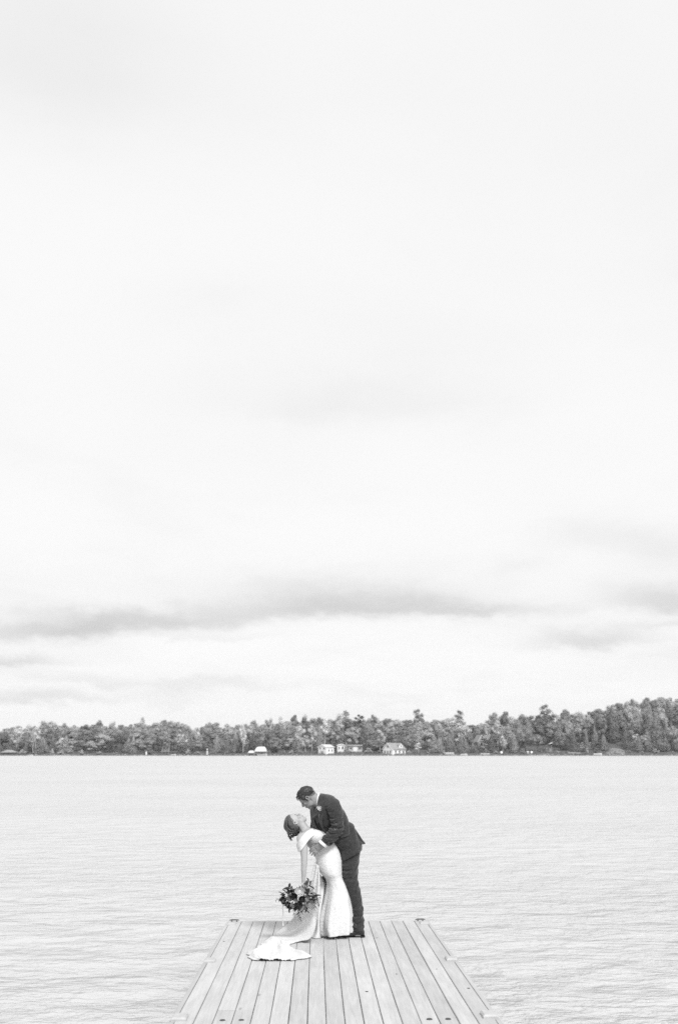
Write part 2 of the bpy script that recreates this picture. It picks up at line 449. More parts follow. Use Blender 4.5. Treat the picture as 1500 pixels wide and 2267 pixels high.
SKYL = [(-200, 1606), (0, 1607), (36, 1600), (50, 1603), (80, 1598), (110, 1595), (140, 1597), (170, 1598), (200, 1600), (230, 1601), (280, 1597), (300, 1595), (330, 1597),
        (364, 1591), (394, 1592), (410, 1596), (428, 1607), (444, 1609), (460, 1596), (480, 1597), (492, 1603), (506, 1597), (524, 1596), (540, 1600), (562, 1591),
        (576, 1598), (599, 1594), (631, 1592), (663, 1587), (681, 1587), (713, 1584), (741, 1585), (782, 1588), (804, 1589), (833, 1584), (863, 1585), (883, 1589),
        (905, 1588), (936, 1587), (948, 1591), (980, 1585), (1002, 1586), (1026, 1590), (1046, 1598), (1066, 1594), (1084, 1586), (1132, 1580), (1150, 1580), (1176, 1576),
        (1200, 1574), (1231, 1579), (1249, 1567), (1271, 1575), (1303, 1573), (1324, 1563), (1356, 1552), (1385, 1546), (1441, 1542), (1468, 1541), (1500, 1541), (1700, 1530)]
SX = np.array([a for a, b in SKYL], float); SY = np.array([b for a, b in SKYL], float)
def sky_py(px): return float(np.interp(px, SX, SY))
DBACK = 58.0
def px_of(x, y): return CX + x / y * FPX / math.cos(PITCH)      # close enough at the horizon
_tb = {}
def back_rise(px):
    z = np.mean([far(q, sky_py(q), DBACK).z for q in np.linspace(px - 90, px + 90, 7)])
    return max(2.6, z - 14.5)
def land_z(x, y):
    d = y - SHORE
    if d < 0: return WATER + d * .5
    tb = back_rise(min(max(px_of(x, y), -150), 1650))
    s = min(d / DBACK, 1.0); s = s * (0.55 + 0.45 * s)
    z = WATER + .9 * min(d / 1.6, 1) + s * tb
    if d > DBACK: z += min((d - DBACK) * .07, 9)
    return z
def build_land():
    xs = np.r_[[-2500, -900, -400], np.arange(-240, 241, 6.0), [400, 900, 2500]]
    ds = [-4, 0, 1.6, 5, 10, 18, 28, 40, 58, 80, 120, 260, 900]
    V = []; F = []
    for d in ds:
        for x in xs:
            y = SHORE + d; V.append((x, y, land_z(x, y) + (noise.noise(Vector((x * .05, d * .05, 0))) * .5 if d > 4 else 0)))
    n = len(xs)
    for j in range(len(ds) - 1):
        for i in range(n - 1): F.append((j * n + i, j * n + i + 1, (j + 1) * n + i + 1, (j + 1) * n + i))
    me = bpy.data.meshes.new('terrain'); me.from_pydata(V, [], F); me.update(); me.shade_smooth(); me.materials.append(MATS['forest_ground'])
    tag(link('terrain', me), kind='structure', label='dark wooded ground rising behind the far shoreline')
build_land()

# ================================================================== DOCK
DL = Vector((-1.357, 13.30, dock_z(13.30)))
dock = empty('dock', DL); dock.rotation_euler = (-math.atan(SLOPE), 0, math.atan(.02214))
tag(dock, 'pale weathered plank dock running out from the bottom edge into the lake', 'dock')
NB, DW = 17, 2.44; PITCHB = DW / NB; DLEN = 12.4
rnd = random.Random(11)
def board_mesh(length, seed):
    b = PITCHB - .0062; m = MB(); rr = random.Random(seed); n = max(2, int(length / .6)); e = .004
    prof = [(0, -.038), (0, -e), (e, 0), (b - e, 0), (b, -e), (b, -.038)]
    vs = []; fs = []
    cup = rr.uniform(-.0012, .0012)
    for j in range(n + 1):
        y = -length * j / n; wob = rr.uniform(-.0011, .0011); hz = rr.uniform(-.0016, .0016)
        for (x, z) in prof: vs.append((x + wob, y, z + hz + cup * (1 if 0 < x < b else 0)))
    q = len(prof)
    for j in range(n):
        for i in range(q): fs.append((j * q + i, (j + 1) * q + i, (j + 1) * q + (i + 1) % q, j * q + (i + 1) % q))
    fs.append(tuple(range(q - 1, -1, -1))[::-1]); fs.append(tuple(n * q + i for i in range(q))[::-1])
    return m.add(vs, fs).mesh('board', 'deck_wood', smooth=False)
JOINT = {2: 4.70, 3: 4.70, 9: 7.6, 13: 7.1, 6: 8.8, 11: 9.4}
for i in range(NB):
    L1 = JOINT.get(i, 8.2)
    o = link('board', board_mesh(L1 - .002, i), dock); o.location = (i * PITCHB + .003, rnd.uniform(-.006, .006), rnd.uniform(-.0015, .0015))
    o = link('board', board_mesh(DLEN - L1, 100 + i), dock); o.location = (i * PITCHB + .003, -L1 - .003, rnd.uniform(-.0015, .0015))
for sx in (-.043, DW + .005):
    MB().box((sx, -DLEN, -.20), (sx + .038, -.002, -.004), .003).build('rim_board', 'fascia', dock, False, False)
MB().box((-.043, .006, -.20), (DW + .043, .044, -.006), .003).build('end_board', 'fascia', dock, False, False)
for sx in (.35, .95, 1.5, 2.1):
    MB().box((sx, -DLEN, -.23), (sx + .05, -.02, -.042)).build('joist', 'fascia', dock, False, False)
for (a, b_) in ((.12, -.2), (DW - .12, -.2), (.12, -2.64), (DW - .12, -2.64), (.12, -5.05), (DW - .12, -5.05), (.12, -7.5), (DW - .12, -7.5)):
    MB().tube([(a, b_, -1.9), (a, b_, -.05)], .05, 12).build('post', 'metal_dark', dock, True, False)
# pale corner pads that cap the posts along both edges
def pad(a, b_, w, l, h, nm='edge_pad', m='bumper'):
    mb = MB(); n = 5
    mb.box((a - w / 2, b_ - l / 2, -.03), (a + w / 2, b_ + l / 2, h), .012)
    o = mb.build(nm, m, dock, False, False)
pad(.018, -2.64, .11, .16, .024); pad(DW - .018, -2.61, .11, .16, .024)
pad(.028, -4.97, .115, .17, .028); pad(DW - .030, -4.94, .115, .17, .028)
pad(.04, -.24, .11, .15, .018); pad(DW - .04, -.24, .11, .15, .018)
pad(.028, -7.4, .115, .17, .028); pad(DW - .03, -7.38, .115, .17, .028)
for a in (.055, DW - .07):                    # mooring cleats on the outer corners
    mb = MB(); mb.tube([(a - .06, .0, .020), (a - .03, .0, .025), (a + .03, .0, .025), (a + .06, .0, .020)], [.005, .009, .009, .005], 8)
    for s in (-.03, .03): mb.tube([(a + s, 0, -.002), (a + s, 0, .024)], .008, 8)
    mb.build('cleat', 'metal_dark', dock, True, False).location.y = -.06
def bolt(a, b_, r=.017):
    mb = MB(); n = 12
    mb.add([(a + math.cos(2 * math.pi * k / n) * r, b_ + math.sin(2 * math.pi * k / n) * r, .0045) for k in range(n)] + [(a + math.cos(2 * math.pi * k / n) * r * 1.25, b_ + math.sin(2 * math.pi * k / n) * r * 1.25, -.004) for k in range(n)],
           [tuple(range(n))] + [(k, n + k, n + (k + 1) % n, (k + 1) % n) for k in range(n)])
    mb.build('bolt', 'bolt', dock, False, False)
for i in (2, 3, 13, 14): bolt((i + .5) * PITCHB, -5.02, .02)
for (i, b_, r) in ((0, -1.5, .010), (12, -3.32, .007), (10, -4.06, .013), (16, -3.95, .012), (15, -3.1, .007)):
    bolt((i + .5) * PITCHB + rnd.uniform(-.03, .03), b_, r)
# ================================================================== FAR SHORE: trees
def leaf_quads(mb, c, rad, n, size, rr, squash=1.0, upbias=.25, mid=None, core=False):
    if core:
        k0 = len(mb.v); mb.ball(c, (rad * .62, rad * .62, rad * .62 * squash), 10, 7); C0 = Vector(c)
        for q in range(k0, len(mb.v)):
            v = Vector(mb.v[q]); f = 1 + .34 * noise.noise(v * 1.3) + .22 * noise.noise(v * 3.1); mb.v[q] = tuple(C0 + (v - C0) * f)
    for _ in range(n):
        d = Vector((rr.gauss(0, 1), rr.gauss(0, 1), rr.gauss(0, 1))).normalized()
        if d.z < -.55 and rr.random() < .7: d.z = -d.z
        p = Vector(c) + Vector((d.x * rad, d.y * rad, d.z * rad * squash)) * rr.uniform(.62, 1.16)
        nn = d + Vector((rr.uniform(-.55, .55), rr.uniform(-.55, .55), rr.uniform(-.55, .55) + upbias))
        if mid is not None: nn = nn + (p - Vector(mid)).normalized() * .9
        nn.normalize()
        t = nn.orthogonal().normalized(); t.rotate(Matrix.Rotation(rr.uniform(0, 6.28), 3, nn)); b = nn.cross(t)
        s = size * rr.uniform(.6, 1.25)
        mb.add([p - t * s * .5, p + b * s * .32, p + t * s * .6, p - b * s * .32], [(0, 1, 2, 3)])
CROWN, TRUNK = {}, {}
def limb_trunk(h, r, rr, nl=4, lean=.3, top=.75):
    mb = MB(); pts = [Vector((0, 0, -.5))]; x = y = 0
    for k in range(1, 6):
        x += rr.uniform(-lean, lean); y += rr.uniform(-lean, lean); pts.append(Vector((x, y, h * top * k / 5)))
    mb.tube(pts, [r * (1.25 - k * .19) for k in range(6)], 7)
    for _ in range(nl):
        k = rr.randint(2, 4); a = rr.uniform(0, 6.28); p = pts[k]; l = h * rr.uniform(.14, .26)
        e = p + Vector((math.cos(a) * l * .7, math.sin(a) * l * .7, l * .75))
        mb.tube([p, (p + e) / 2 + Vector((0, 0, .2)), e], [r * .45, r * .33, r * .15], 5)
    return mb
def make_lib():
    for k in range(6):                        # broadleaf, 14 m
        rr = random.Random(100 + k); mb = MB()
        rx = rr.uniform(3.0, 3.9); zc = rr.uniform(7.8, 8.6); rz = 14 - zc - .9
        lobes = [(0, 0, zc + rz * .25, rx * .72)]
        for i in range(17):
            a = i * 2.4 + rr.uniform(-.4, .4); h = rr.uniform(-.85, .85); w = rx * rr.uniform(.4, .8) * math.sqrt(1 - h * h * .85)
            lobes.append((w * math.cos(a), w * math.sin(a), zc + h * rz, rr.uniform(.85, 1.6)))
        lobes.append((rr.uniform(-.6, .6), rr.uniform(-.6, .6), zc + rz - .7, 1.3))
        for (x, y, z, r_) in lobes: leaf_quads(mb, (x, y, z), r_, int(62 * r_ * r_) + 10, .46, rr, .92, .2, (0, 0, zc - 2), True)
        CROWN['broadleaf', k] = mb.mesh('crown', 'foliage', False)
        TRUNK['broadleaf', k] = limb_trunk(14, .24, rr, 5).mesh('trunk', 'bark')
    for k in range(4):                        # birch: tall, narrow, airy, pale
        rr = random.Random(200 + k); mb = MB()
        for i in range(16):
            z = 4.8 + 8.6 * (i + rr.random()) / 16; w = 2.3 * math.sin(min(1, (14.4 - z) / 6.0) * math.pi / 2) * rr.uniform(.3, 1); a = rr.uniform(0, 6.28)
            leaf_quads(mb, (w * math.cos(a), w * math.sin(a), z), rr.uniform(.75, 1.35), 85, .38, rr, 1.35, .25, (0, 0, z - 1.5), i % 2 != 0)
        CROWN['birch', k] = mb.mesh('crown', 'foliage_pale', False)
        TRUNK['birch', k] = limb_trunk(14, .17, rr, 5, .28, .85).mesh('trunk', 'bark_birch')
    for k in range(4):                        # cedar: dense pointed cone down to the ground
        rr = random.Random(300 + k); mb = MB()
        lump = rr.uniform(0, 50); nz, na = 26, 16; vs = []
        def cone(z): f = 1 - z / 14; return 3.0 * f ** .8 * min(1, .5 + z / 4.5)
        for jz in range(nz):
            z = .3 + 13.6 * jz / (nz - 1)
            for q in range(na):
                a = 2 * math.pi * q / na; r_ = cone(z) * (.66 + .3 * noise.noise(Vector((math.cos(a) * 1.6, math.sin(a) * 1.6, z * .55 + lump)))) + .04
                vs.append((r_ * math.cos(a), r_ * math.sin(a), z))
        mb.add(vs, [(jz * na + q, jz * na + (q + 1) % na, (jz + 1) * na + (q + 1) % na, (jz + 1) * na + q) for jz in range(nz - 1) for q in range(na)])
        for i in range(1700):
            z = 14 * (1 - math.sqrt(rr.uniform(.0008, 1))) + .2; a = rr.uniform(0, 6.28); r_ = cone(z) * rr.uniform(.62, 1.16) * (.95 + .3 * noise.noise(Vector((math.cos(a) * 1.6, math.sin(a) * 1.6, z * .55 + lump)))) + .05
            p = Vector((r_ * math.cos(a), r_ * math.sin(a), z)); nn = Vector((math.cos(a), math.sin(a), .45)) + Vector((rr.uniform(-.8, .8), rr.uniform(-.8, .8), rr.uniform(-.8, .8))); nn.normalize()
            t = nn.orthogonal().normalized(); t.rotate(Matrix.Rotation(rr.uniform(0, 6.28), 3, nn)); bb = nn.cross(t); s = rr.uniform(.35, .65)
            mb.add([p - t * s * .5, p + bb * s * .32, p + t * s * .7, p - bb * s * .32], [(0, 1, 2, 3)])
        CROWN['cedar', k] = mb.mesh('crown', 'needles', False)
        TRUNK['cedar', k] = limb_trunk(14, .2, rr, 0, .05, .9).mesh('trunk', 'bark')
    for k in range(3):                        # pine: ragged layered plumes above the canopy
        rr = random.Random(400 + k); mb = MB(); tb = limb_trunk(14, .2, rr, 0, .12, .97)
        for lvl in range(9):
            z = 5.2 + lvl * .95; w = 3.2 * (1 - ((z - 7.0) / 7.6) ** 2) ** .8 if z > 7 else 2.6
            for i in range(4 if lvl < 7 else 2):
                a = rr.uniform(0, 6.28); e = Vector((math.cos(a) * w * rr.uniform(.35, 1), math.sin(a) * w * rr.uniform(.35, 1), z + rr.uniform(-.2, .7)))
                tb.tube([(0, 0, z - .6), e], [.08, .03], 4)
                leaf_quads(mb, e, rr.uniform(.65, 1.2), 80, .36, rr, .8, .3, (0, 0, z - 1), i % 2 == 0)
        leaf_quads(mb, (0, 0, 13.6), .7, 30, .4, rr, 1.0, .3, None, True)
        CROWN['pine', k] = mb.mesh('crown', 'foliage_dark', False); TRUNK['pine', k] = tb.mesh('trunk', 'bark')
    for k in range(3):                        # bush, 4 m
        rr = random.Random(500 + k); mb = MB()
        for i in range(16):
            a = rr.uniform(0, 6.28); w = rr.uniform(0, 1.7); z = rr.uniform(.6, 3.2) * (1 - w / 4)
            leaf_quads(mb, (w * math.cos(a), w * math.sin(a), z), rr.uniform(.55, .9), 60, .35, rr, .9, .25, None, True)
        CROWN['bush', k] = mb.mesh('crown', 'foliage', False); TRUNK['bush', k] = limb_trunk(3, .07, rr, 4, .2, .8).mesh('trunk', 'bark')
make_lib()
VAR = {'broadleaf': 6, 'birch': 4, 'cedar': 4, 'pine': 3, 'bush': 3}
WBASE = {'broadleaf': 8.6, 'birch': 5.6, 'cedar': 6.6, 'pine': 6.2, 'bush': 4.8}
HBASE = {'broadleaf': 14.2, 'birch': 14.2, 'cedar': 14.2, 'pine': 14.4, 'bush': 4.0}
NAMES = {'broadleaf': 'broadleaf_tree', 'birch': 'birch_tree', 'cedar': 'cedar_tree', 'pine': 'pine_tree', 'bush': 'shore_bush'}
TREES = []
trng = random.Random(7)
PXF = 1 / (far(751, 1661).x - far(750, 1661).x)
def tree(kind, px, top, wpx, dy, row, lean=0.0, tone=None):
    x = far(px, 1665, dy).x; y = SHORE + dy; bz = land_z(x, y) - .25
    ztop = far(px, top, dy).z; h = max(1.2, ztop - bz)
    w = wpx / PXF * (1 + dy / SHORE)
    k = trng.randrange(VAR[kind])
    t = empty(NAMES[kind], (x, y, bz)); t.rotation_euler = (0, lean, trng.uniform(0, 6.28)) if not lean else (0, lean, 0)
    s = w / WBASE[kind]; sz = h / HBASE[kind]
    s = min(max(s, sz * .45), sz * 2.2); t.scale = (s, s, sz)
    for nm, lib in (('crown', CROWN), ('trunk', TRUNK)):
        c = link(nm, lib[kind, k], t)
    TREES.append([t, kind, row, px, top])
    return t

# --- trees that can be picked out in the photograph: kind, x, top y, width, set back
for a in (('pine', 764, 1571, 44, 34), ('pine', 794, 1580, 34, 40), ('pine', 927, 1568, 34, 46), ('pine', 1016, 1571, 30, 50), ('pine', 1213, 1558, 38, 44),
          ('broadleaf', 826, 1578, 30, 50), ('broadleaf', 112, 1593, 32, 50), ('broadleaf', 589, 1589, 30, 46), ('broadleaf', 1094, 1573, 34, 48), ('broadleaf', 1120, 1571, 32, 52),
          ('broadleaf', 652, 1578, 32, 50), ('birch', 673, 1582, 22, 54), ('birch', 620, 1584, 26, 50), ('birch', 599, 1587, 22, 54), ('broadleaf', 216, 1590, 30, 48),
          ('broadleaf', 248, 1593, 28, 50), ('birch', 312, 1587, 26, 54), ('broadleaf', 562, 1590, 20, 44), ('broadleaf', 364, 1590, 26, 44), ('broadleaf', 460, 1595, 30, 40),
          ('broadleaf', 1255, 1566, 30, 44), ('broadleaf', 1468, 1540, 40, 58), ('broadleaf', 1490, 1541, 34, 58), ('broadleaf', 1441, 1541, 40, 60), ('broadleaf', 1404, 1544, 36, 58)):
    tree(a[0], a[1], a[2], a[3], a[4], 'skyline')
for a in (('broadleaf', 185, 1612, 62, 10), ('broadleaf', 225, 1622, 50, 12), ('cedar', 145, 1628, 40, 8), ('cedar', 90, 1634, 34, 6), ('cedar', 57, 1640, 15, 5), ('cedar', 40, 1630, 26, 14),
          ('cedar', 295, 1627, 26, 7), ('broadleaf', 262, 1620, 44, 14), ('cedar', 478, 1636, 15, 6), ('cedar', 503, 1634, 20, 5), ('cedar', 420, 1622, 20, 14), ('broadleaf', 438, 1630, 32, 9),
          ('broadleaf', 400, 1622, 36, 12), ('broadleaf', 352, 1638, 24, 18), ('cedar', 536, 1628, 30, 9), ('cedar', 560, 1618, 32, 16), ('broadleaf', 610, 1630, 44, 6), ('broadleaf', 640, 1632, 34, 7),
          ('cedar', 660, 1640, 24, 5), ('birch', 662, 1606, 34, 16), ('birch', 690, 1604, 26, 18), ('cedar', 766, 1642, 14, 8), ('broadleaf', 818, 1612, 46, 12), ('broadleaf', 826, 1636, 34, 5),
          ('birch', 842, 1616, 30, 14), ('birch', 720, 1590, 34, 26), ('birch', 752, 1592, 34, 24), ('birch', 808, 1596, 40, 20), ('broadleaf', 872, 1612, 40, 22), ('birch', 926, 1618, 30, 6),
          ('cedar', 960, 1626, 44, 6), ('broadleaf', 902, 1626, 30, 16), ('cedar', 1000, 1640, 22, 14), ('cedar', 1030, 1634, 36, 7), ('cedar', 1046, 1644, 22, 8), ('cedar', 1052, 1650, 20, 6), ('broadleaf', 1072, 1644, 26, 9), ('broadleaf', 1038, 1622, 30, 12), ('broadleaf', 1078, 1616, 26, 14), ('cedar', 1088, 1622, 26, 8),
          ('cedar', 1112, 1612, 24, 16), ('broadleaf', 1162, 1606, 46, 12), ('cedar', 1138, 1620, 26, 10), ('broadleaf', 1190, 1624, 30, 14), ('broadleaf', 1240, 1618, 36, 14), ('cedar', 1269, 1613, 28, 7),
          ('cedar', 1298, 1615, 21, 6), ('cedar', 1318, 1604, 24, 12), ('cedar', 1336, 1624, 30, 10), ('cedar', 1386, 1592, 26, 12), ('broadleaf', 1405, 1588, 40, 16), ('cedar', 1414, 1628, 26, 5),
          ('cedar', 1455, 1579, 62, 8), ('cedar', 1434, 1612, 32, 6), ('broadleaf', 1492, 1604, 40, 8), ('cedar', 1478, 1592, 28, 14), ('broadleaf', 10, 1618, 36, 22), ('cedar', 520, 1612, 26, 16),
          ('broadleaf', 328, 1612, 40, 20), ('broadleaf', 1358, 1568, 44, 34), ('broadleaf', 1412, 1560, 36, 34), ('broadleaf', 1290, 1576, 40, 34), ('broadleaf', 1330, 1578, 34, 30)):
    tree(a[0], a[1], a[2], a[3], a[4], 'front' if a[4] < 20 else 'middle')
tree('birch', 404, 1624, 26, 4, 'front', R(-14)); tree('birch', 412, 1626, 24, 6, 'front', R(-9))
tree('birch', 538, 1600, 20, 5, 'front', R(-3)); tree('birch', 74, 1620, 22, 6, 'front', R(-4))

def clear(px, lo, w, dy):                     # keep buildings and their views open
    for a, b, back in ((-6, 40, 9), (352, 380, 9), (546, 594, 12), (698, 803, 19), (842, 904, 14), (1048, 1072, 24), (1188, 1226, 14), (1338, 1378, 18), (1246, 1288, 6)):
        if dy < back and px + w * .42 > a and px - w * .42 < b: return False
    return True
px = -130.0
while px < 1640:                              # the skyline and two rows below it
    w = trng.uniform(30, 52)
    tree('broadleaf' if trng.random() < .88 else 'birch', px, sky_py(px) + trng.uniform(-1, 5), w, trng.uniform(44, 62), 'skyline')
    px += trng.uniform(15, 26)
px = -130.0
while px < 1640:
    w = trng.uniform(28, 46); c = 560 < px < 1000; dy = trng.uniform(21, 38)
    kd = trng.choice(['birch', 'birch', 'broadleaf', 'broadleaf', 'cedar'] if c else ['broadleaf', 'broadleaf', 'broadleaf', 'cedar', 'birch'])
    if clear(px, 0, w, dy): tree(kd, px, sky_py(px) + trng.uniform(8, 26), w, dy, 'middle')
    px += trng.uniform(17, 28)
px = -130.0
while px < 1640:
    dy = trng.uniform(4, 16); kd = trng.choice(['cedar', 'cedar', 'broadleaf', 'broadleaf', 'birch']); w = trng.uniform(22, 40)
    if clear(px, 0, w, dy): tree(kd, px, trng.uniform(1622, 1646) - max(0, px - 1250) * .06, w, dy, 'front')
    px += trng.uniform(17, 28)
px = -110.0
while px < 1620:
    dy = trng.uniform(1.8, 3.6); w = trng.uniform(12, 24)
    if clear(px, 0, w, dy): tree('bush', px, trng.uniform(1654, 1665), w, dy, 'bush')
    px += trng.uniform(16, 40)
for a in ((332, 1659, 22, 3), (700, 1660, 12, 6), (770, 1660, 26, 4), (790, 1663, 20, 4), (752, 1664, 16, 4), (905, 1660, 14, 4), (838, 1660, 14, 3), (1075, 1658, 18, 5), (1232, 1660, 16, 4), (595, 1660, 14, 4)):
    tree('bush', *a, 'bush')

LAND = [(18, 'the hipped shore shelter'), (366, 'the stilted hut'), (577, 'the arched white canopy'), (722, 'the small white boathouse'),
        (873, 'the white house with dormer'), (1060, 'the gable hidden among trees'), (1208, 'the slant-roofed pavilion'), (1360, 'the pale grassy bank')]
ORD = ['nearest', 'second', 'third', 'fourth', 'fifth', 'sixth', 'seventh', 'eighth', 'ninth', 'tenth', 'eleventh', 'twelfth', 'thirteenth', 'fourteenth', 'fifteenth', 'sixteenth', 'seventeenth', 'eighteenth']
DESC = {('broadleaf', 'skyline'): 'rounded leafy tree on the skyline', ('birch', 'skyline'): 'airy birch top on the skyline', ('pine', 'skyline'): 'ragged pine top above the skyline', ('cedar', 'skyline'): 'pointed cedar top on the skyline',
        ('broadleaf', 'middle'): 'mid-slope rounded leafy tree', ('birch', 'middle'): 'mid-slope pale feathery birch', ('cedar', 'middle'): 'mid-slope pointed evergreen',
        ('broadleaf', 'front'): 'low rounded waterside tree', ('birch', 'front'): 'white-trunked waterside birch', ('cedar', 'front'): 'pointed waterside cedar', ('bush', 'bush'): 'low leafy shoreline bush'}
buckets = {}
for rec in TREES:
    t, kind, row, px, top = rec
    i = min(range(len(LAND)), key=lambda q: abs(LAND[q][0] - px)); side = 'left' if px < LAND[i][0] else 'right'
    buckets.setdefault((kind, row, i, side), []).append(rec)
for (kind, row, i, side), L in buckets.items():
    L.sort(key=lambda r: abs(r[3] - LAND[i][0]))
    for n_, r in enumerate(L):
        tag(r[0], '%s, %s %s of %s' % (DESC[kind, row], ORD[min(n_, 17)], side, LAND[i][1]), 'bush' if kind == 'bush' else 'tree',
            {'skyline': 'trees along the skyline of the far shore', 'middle': 'trees on the slope of the far shore', 'front': 'trees at the far waterline', 'bush': 'bushes along the far waterline'}[row])

# --- the wood behind, which reads as one mass, and the low growth at the waterline
def mass():
    rr = random.Random(31); VV = []; FF = []; k = 0
    px = -900
    srcs = []
    for q in range(6):
        me = CROWN['broadleaf', q]; co = np.empty(len(me.vertices) * 3); me.vertices.foreach_get('co', co)
        srcs.append((co.reshape(-1, 3), [tuple(p.vertices) for p in me.polygons]))
    while px < 2400:
        seen = -190 < px < 1690
        for dy in ((rr.uniform(64, 84), rr.uniform(34, 42)) if seen else (rr.uniform(12, 40),)):
            co, fc = srcs[rr.randrange(6)]; x = far(px, 1665, dy).x; y = SHORE + dy; bz = land_z(x, y)
            top = far(px, sky_py(px) + (rr.uniform(4, 10) if dy > 60 else rr.uniform(14, 24)), dy).z; s = max(.5, (top - bz) / 14.2)
            a = rr.uniform(0, 6.28); R2 = np.array([[math.cos(a), -math.sin(a), 0], [math.sin(a), math.cos(a), 0], [0, 0, 1]])
            VV.append((co @ R2.T) * [1.15, 1.15, s] + [x, y, bz]); FF.extend([tuple(e + k for e in f) for f in fc]); k += len(co)
        px += rr.uniform(22, 30) if seen else rr.uniform(28, 38)
    me = bpy.data.meshes.new('woodland'); me.from_pydata(np.concatenate(VV).tolist(), [], FF); me.update(); me.materials.append(MATS['foliage_dark'])
    tag(link('woodland', me), 'dense dark wood massed behind the shoreline trees', 'woodland', kind='stuff')
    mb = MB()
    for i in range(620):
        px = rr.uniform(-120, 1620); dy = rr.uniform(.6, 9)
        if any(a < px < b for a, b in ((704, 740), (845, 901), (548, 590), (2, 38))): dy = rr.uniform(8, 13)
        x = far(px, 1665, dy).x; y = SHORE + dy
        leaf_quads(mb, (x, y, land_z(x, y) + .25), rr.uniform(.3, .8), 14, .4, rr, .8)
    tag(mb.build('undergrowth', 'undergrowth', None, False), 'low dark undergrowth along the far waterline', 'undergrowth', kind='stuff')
    mb = MB()
    for i in range(420):
        px = rr.uniform(-120, 1620); dy = rr.uniform(-.5, .9); x = far(px, 1665, dy).x; y = SHORE + dy; r = rr.uniform(.12, .42)
        mb.ball((x, y, land_z(x, y) + .05), (r * 1.4, r, r * .7), 7, 5, None, .5)
    tag(mb.build('shore_rocks', 'rock', None, False), 'grey boulders edging the far waterline', 'rocks', kind='stuff')
mass()

# ================================================================== FAR SHORE: buildings and small things
def at_shore(name, px, py, dy, rz=0.0):
    p = far(px, py, dy); e = empty(name, p); e.rotation_euler = (0, 0, rz); return e
def slab(mb, a, b, c, d, t):                  # a thick quad
    n = (b - a).cross(d - a).normalized() * t
    mb.add([a, b, c, d, a + n, b + n, c + n, d + n], [(0, 3, 2, 1), (4, 5, 6, 7), (0, 1, 5, 4), (1, 2, 6, 5), (2, 3, 7, 6), (3, 0, 4, 7)])
def loc(mb, name, m, par, smooth=False): return mb.build(name, m, par, smooth, False)
def window(par, o, ux, w, h, mframe='white_paint', t=.06):
    """window on a wall: o lower-left corner, ux direction along the wall (local)"""
    ux = Vector(ux).normalized(); n = Vector((ux.y, -ux.x, 0)); o = Vector(o)
    def B(u0, u1, z0, z1, d0, d1):
        mb = MB(); c = []
        for z in (z0, z1):
            for (u, d) in ((u0, d0), (u1, d0), (u1, d1), (u0, d1)): c.append(o + ux * u + n * d + Vector((0, 0, z)))
        mb.add(c, [(0, 3, 2, 1), (4, 5, 6, 7), (0, 1, 5, 4), (1, 2, 6, 5), (2, 3, 7, 6), (3, 0, 4, 7)]); return mb
    wi = loc(B(0, w, 0, h, .004, .03), 'window', 'glass_dark', par)
    fr = B(-t, 0, -t, h + t, .004, .07)
    for q in (B(w, w + t, -t, h + t, .004, .07), B(0, w, h, h + t, .004, .07), B(0, w, -t, 0, .004, .07), B(w / 2 - .03, w / 2 + .03, 0, h, .031, .06)): fr.add(q.v, q.f)
    loc(fr, 'frame', mframe, wi)
def gable_house(name, px, py, dy, w, l, wall, rise, rz, wallm, roofm, label, over=.35, th=.14):
    """gable end faces local -Y, side wall faces local +X; origin at the middle of the floor"""
    e = at_shore(name, px, py, dy, rz); tag(e, label, 'house')
    mb = MB(); x0, x1, y0, y1 = -w / 2, w / 2, -l / 2, l / 2
    vs = [(x0, y0, -.8), (x1, y0, -.8), (x1, y1, -.8), (x0, y1, -.8), (x0, y0, wall), (x1, y0, wall), (x1, y1, wall), (x0, y1, wall), (0, y0, wall + rise), (0, y1, wall + rise)]
    mb.add(vs, [(0, 1, 5, 8, 4), (1, 2, 6, 5), (2, 3, 7, 9, 6), (3, 0, 4, 7)]); loc(mb, 'wall', wallm, e)
    rf = None; k = rise / (w / 2)
    for s in (1, -1):
        mb = MB(); xe = s * (w / 2 + over); ze = wall - over * k
        a, b, c, d = Vector((0, y0 - over, wall + rise + .02)), Vector((xe, y0 - over, ze + .02)), Vector((xe, y1 + over, ze + .02)), Vector((0, y1 + over, wall + rise + .02))
        slab(mb, *((a, b, c, d) if s > 0 else (d, c, b, a)), th); rf = loc(mb, 'roof', roofm, e)
    mb = MB()
    for s in (1, -1):                          # barge boards
        xe = s * (w / 2 + over); ze = wall - over * k
        a, b = Vector((0, y0 - over - .03, wall + rise + .16)), Vector((xe, y0 - over - .03, ze + .16))
        slab(mb, a, b, b - Vector((0, 0, .3)), a - Vector((0, 0, .3)), .05)
    loc(mb, 'barge_board', 'white_paint', e)
    return e
# small white boathouse, gable to the left, side wall to the right
bh = gable_house('boathouse', 721.5, 1671.5, 4.5, 5.3, 5.3, 3.6, 1.15, R(-42), 'white_paint', 'roof_pale', 'small white boathouse with pale gabled roof at the waterline')
loc(MB().box((-1.1, -2.70, .05), (1.0, -2.655, 2.0)), 'door', 'cream_paint', bh)
loc(MB().box((-.55, -2.75, .15), (.55, -2.705, 1.5)), 'door', 'roof_grey', bh)
for x in (-1.6, .6): window(bh, (x, -2.65, 2.6), (1, 0, 0), .8, .8)
for y in (-1.4, .9): window(bh, (2.65, y, 1.6), (0, 1, 0), .8, 1.0)
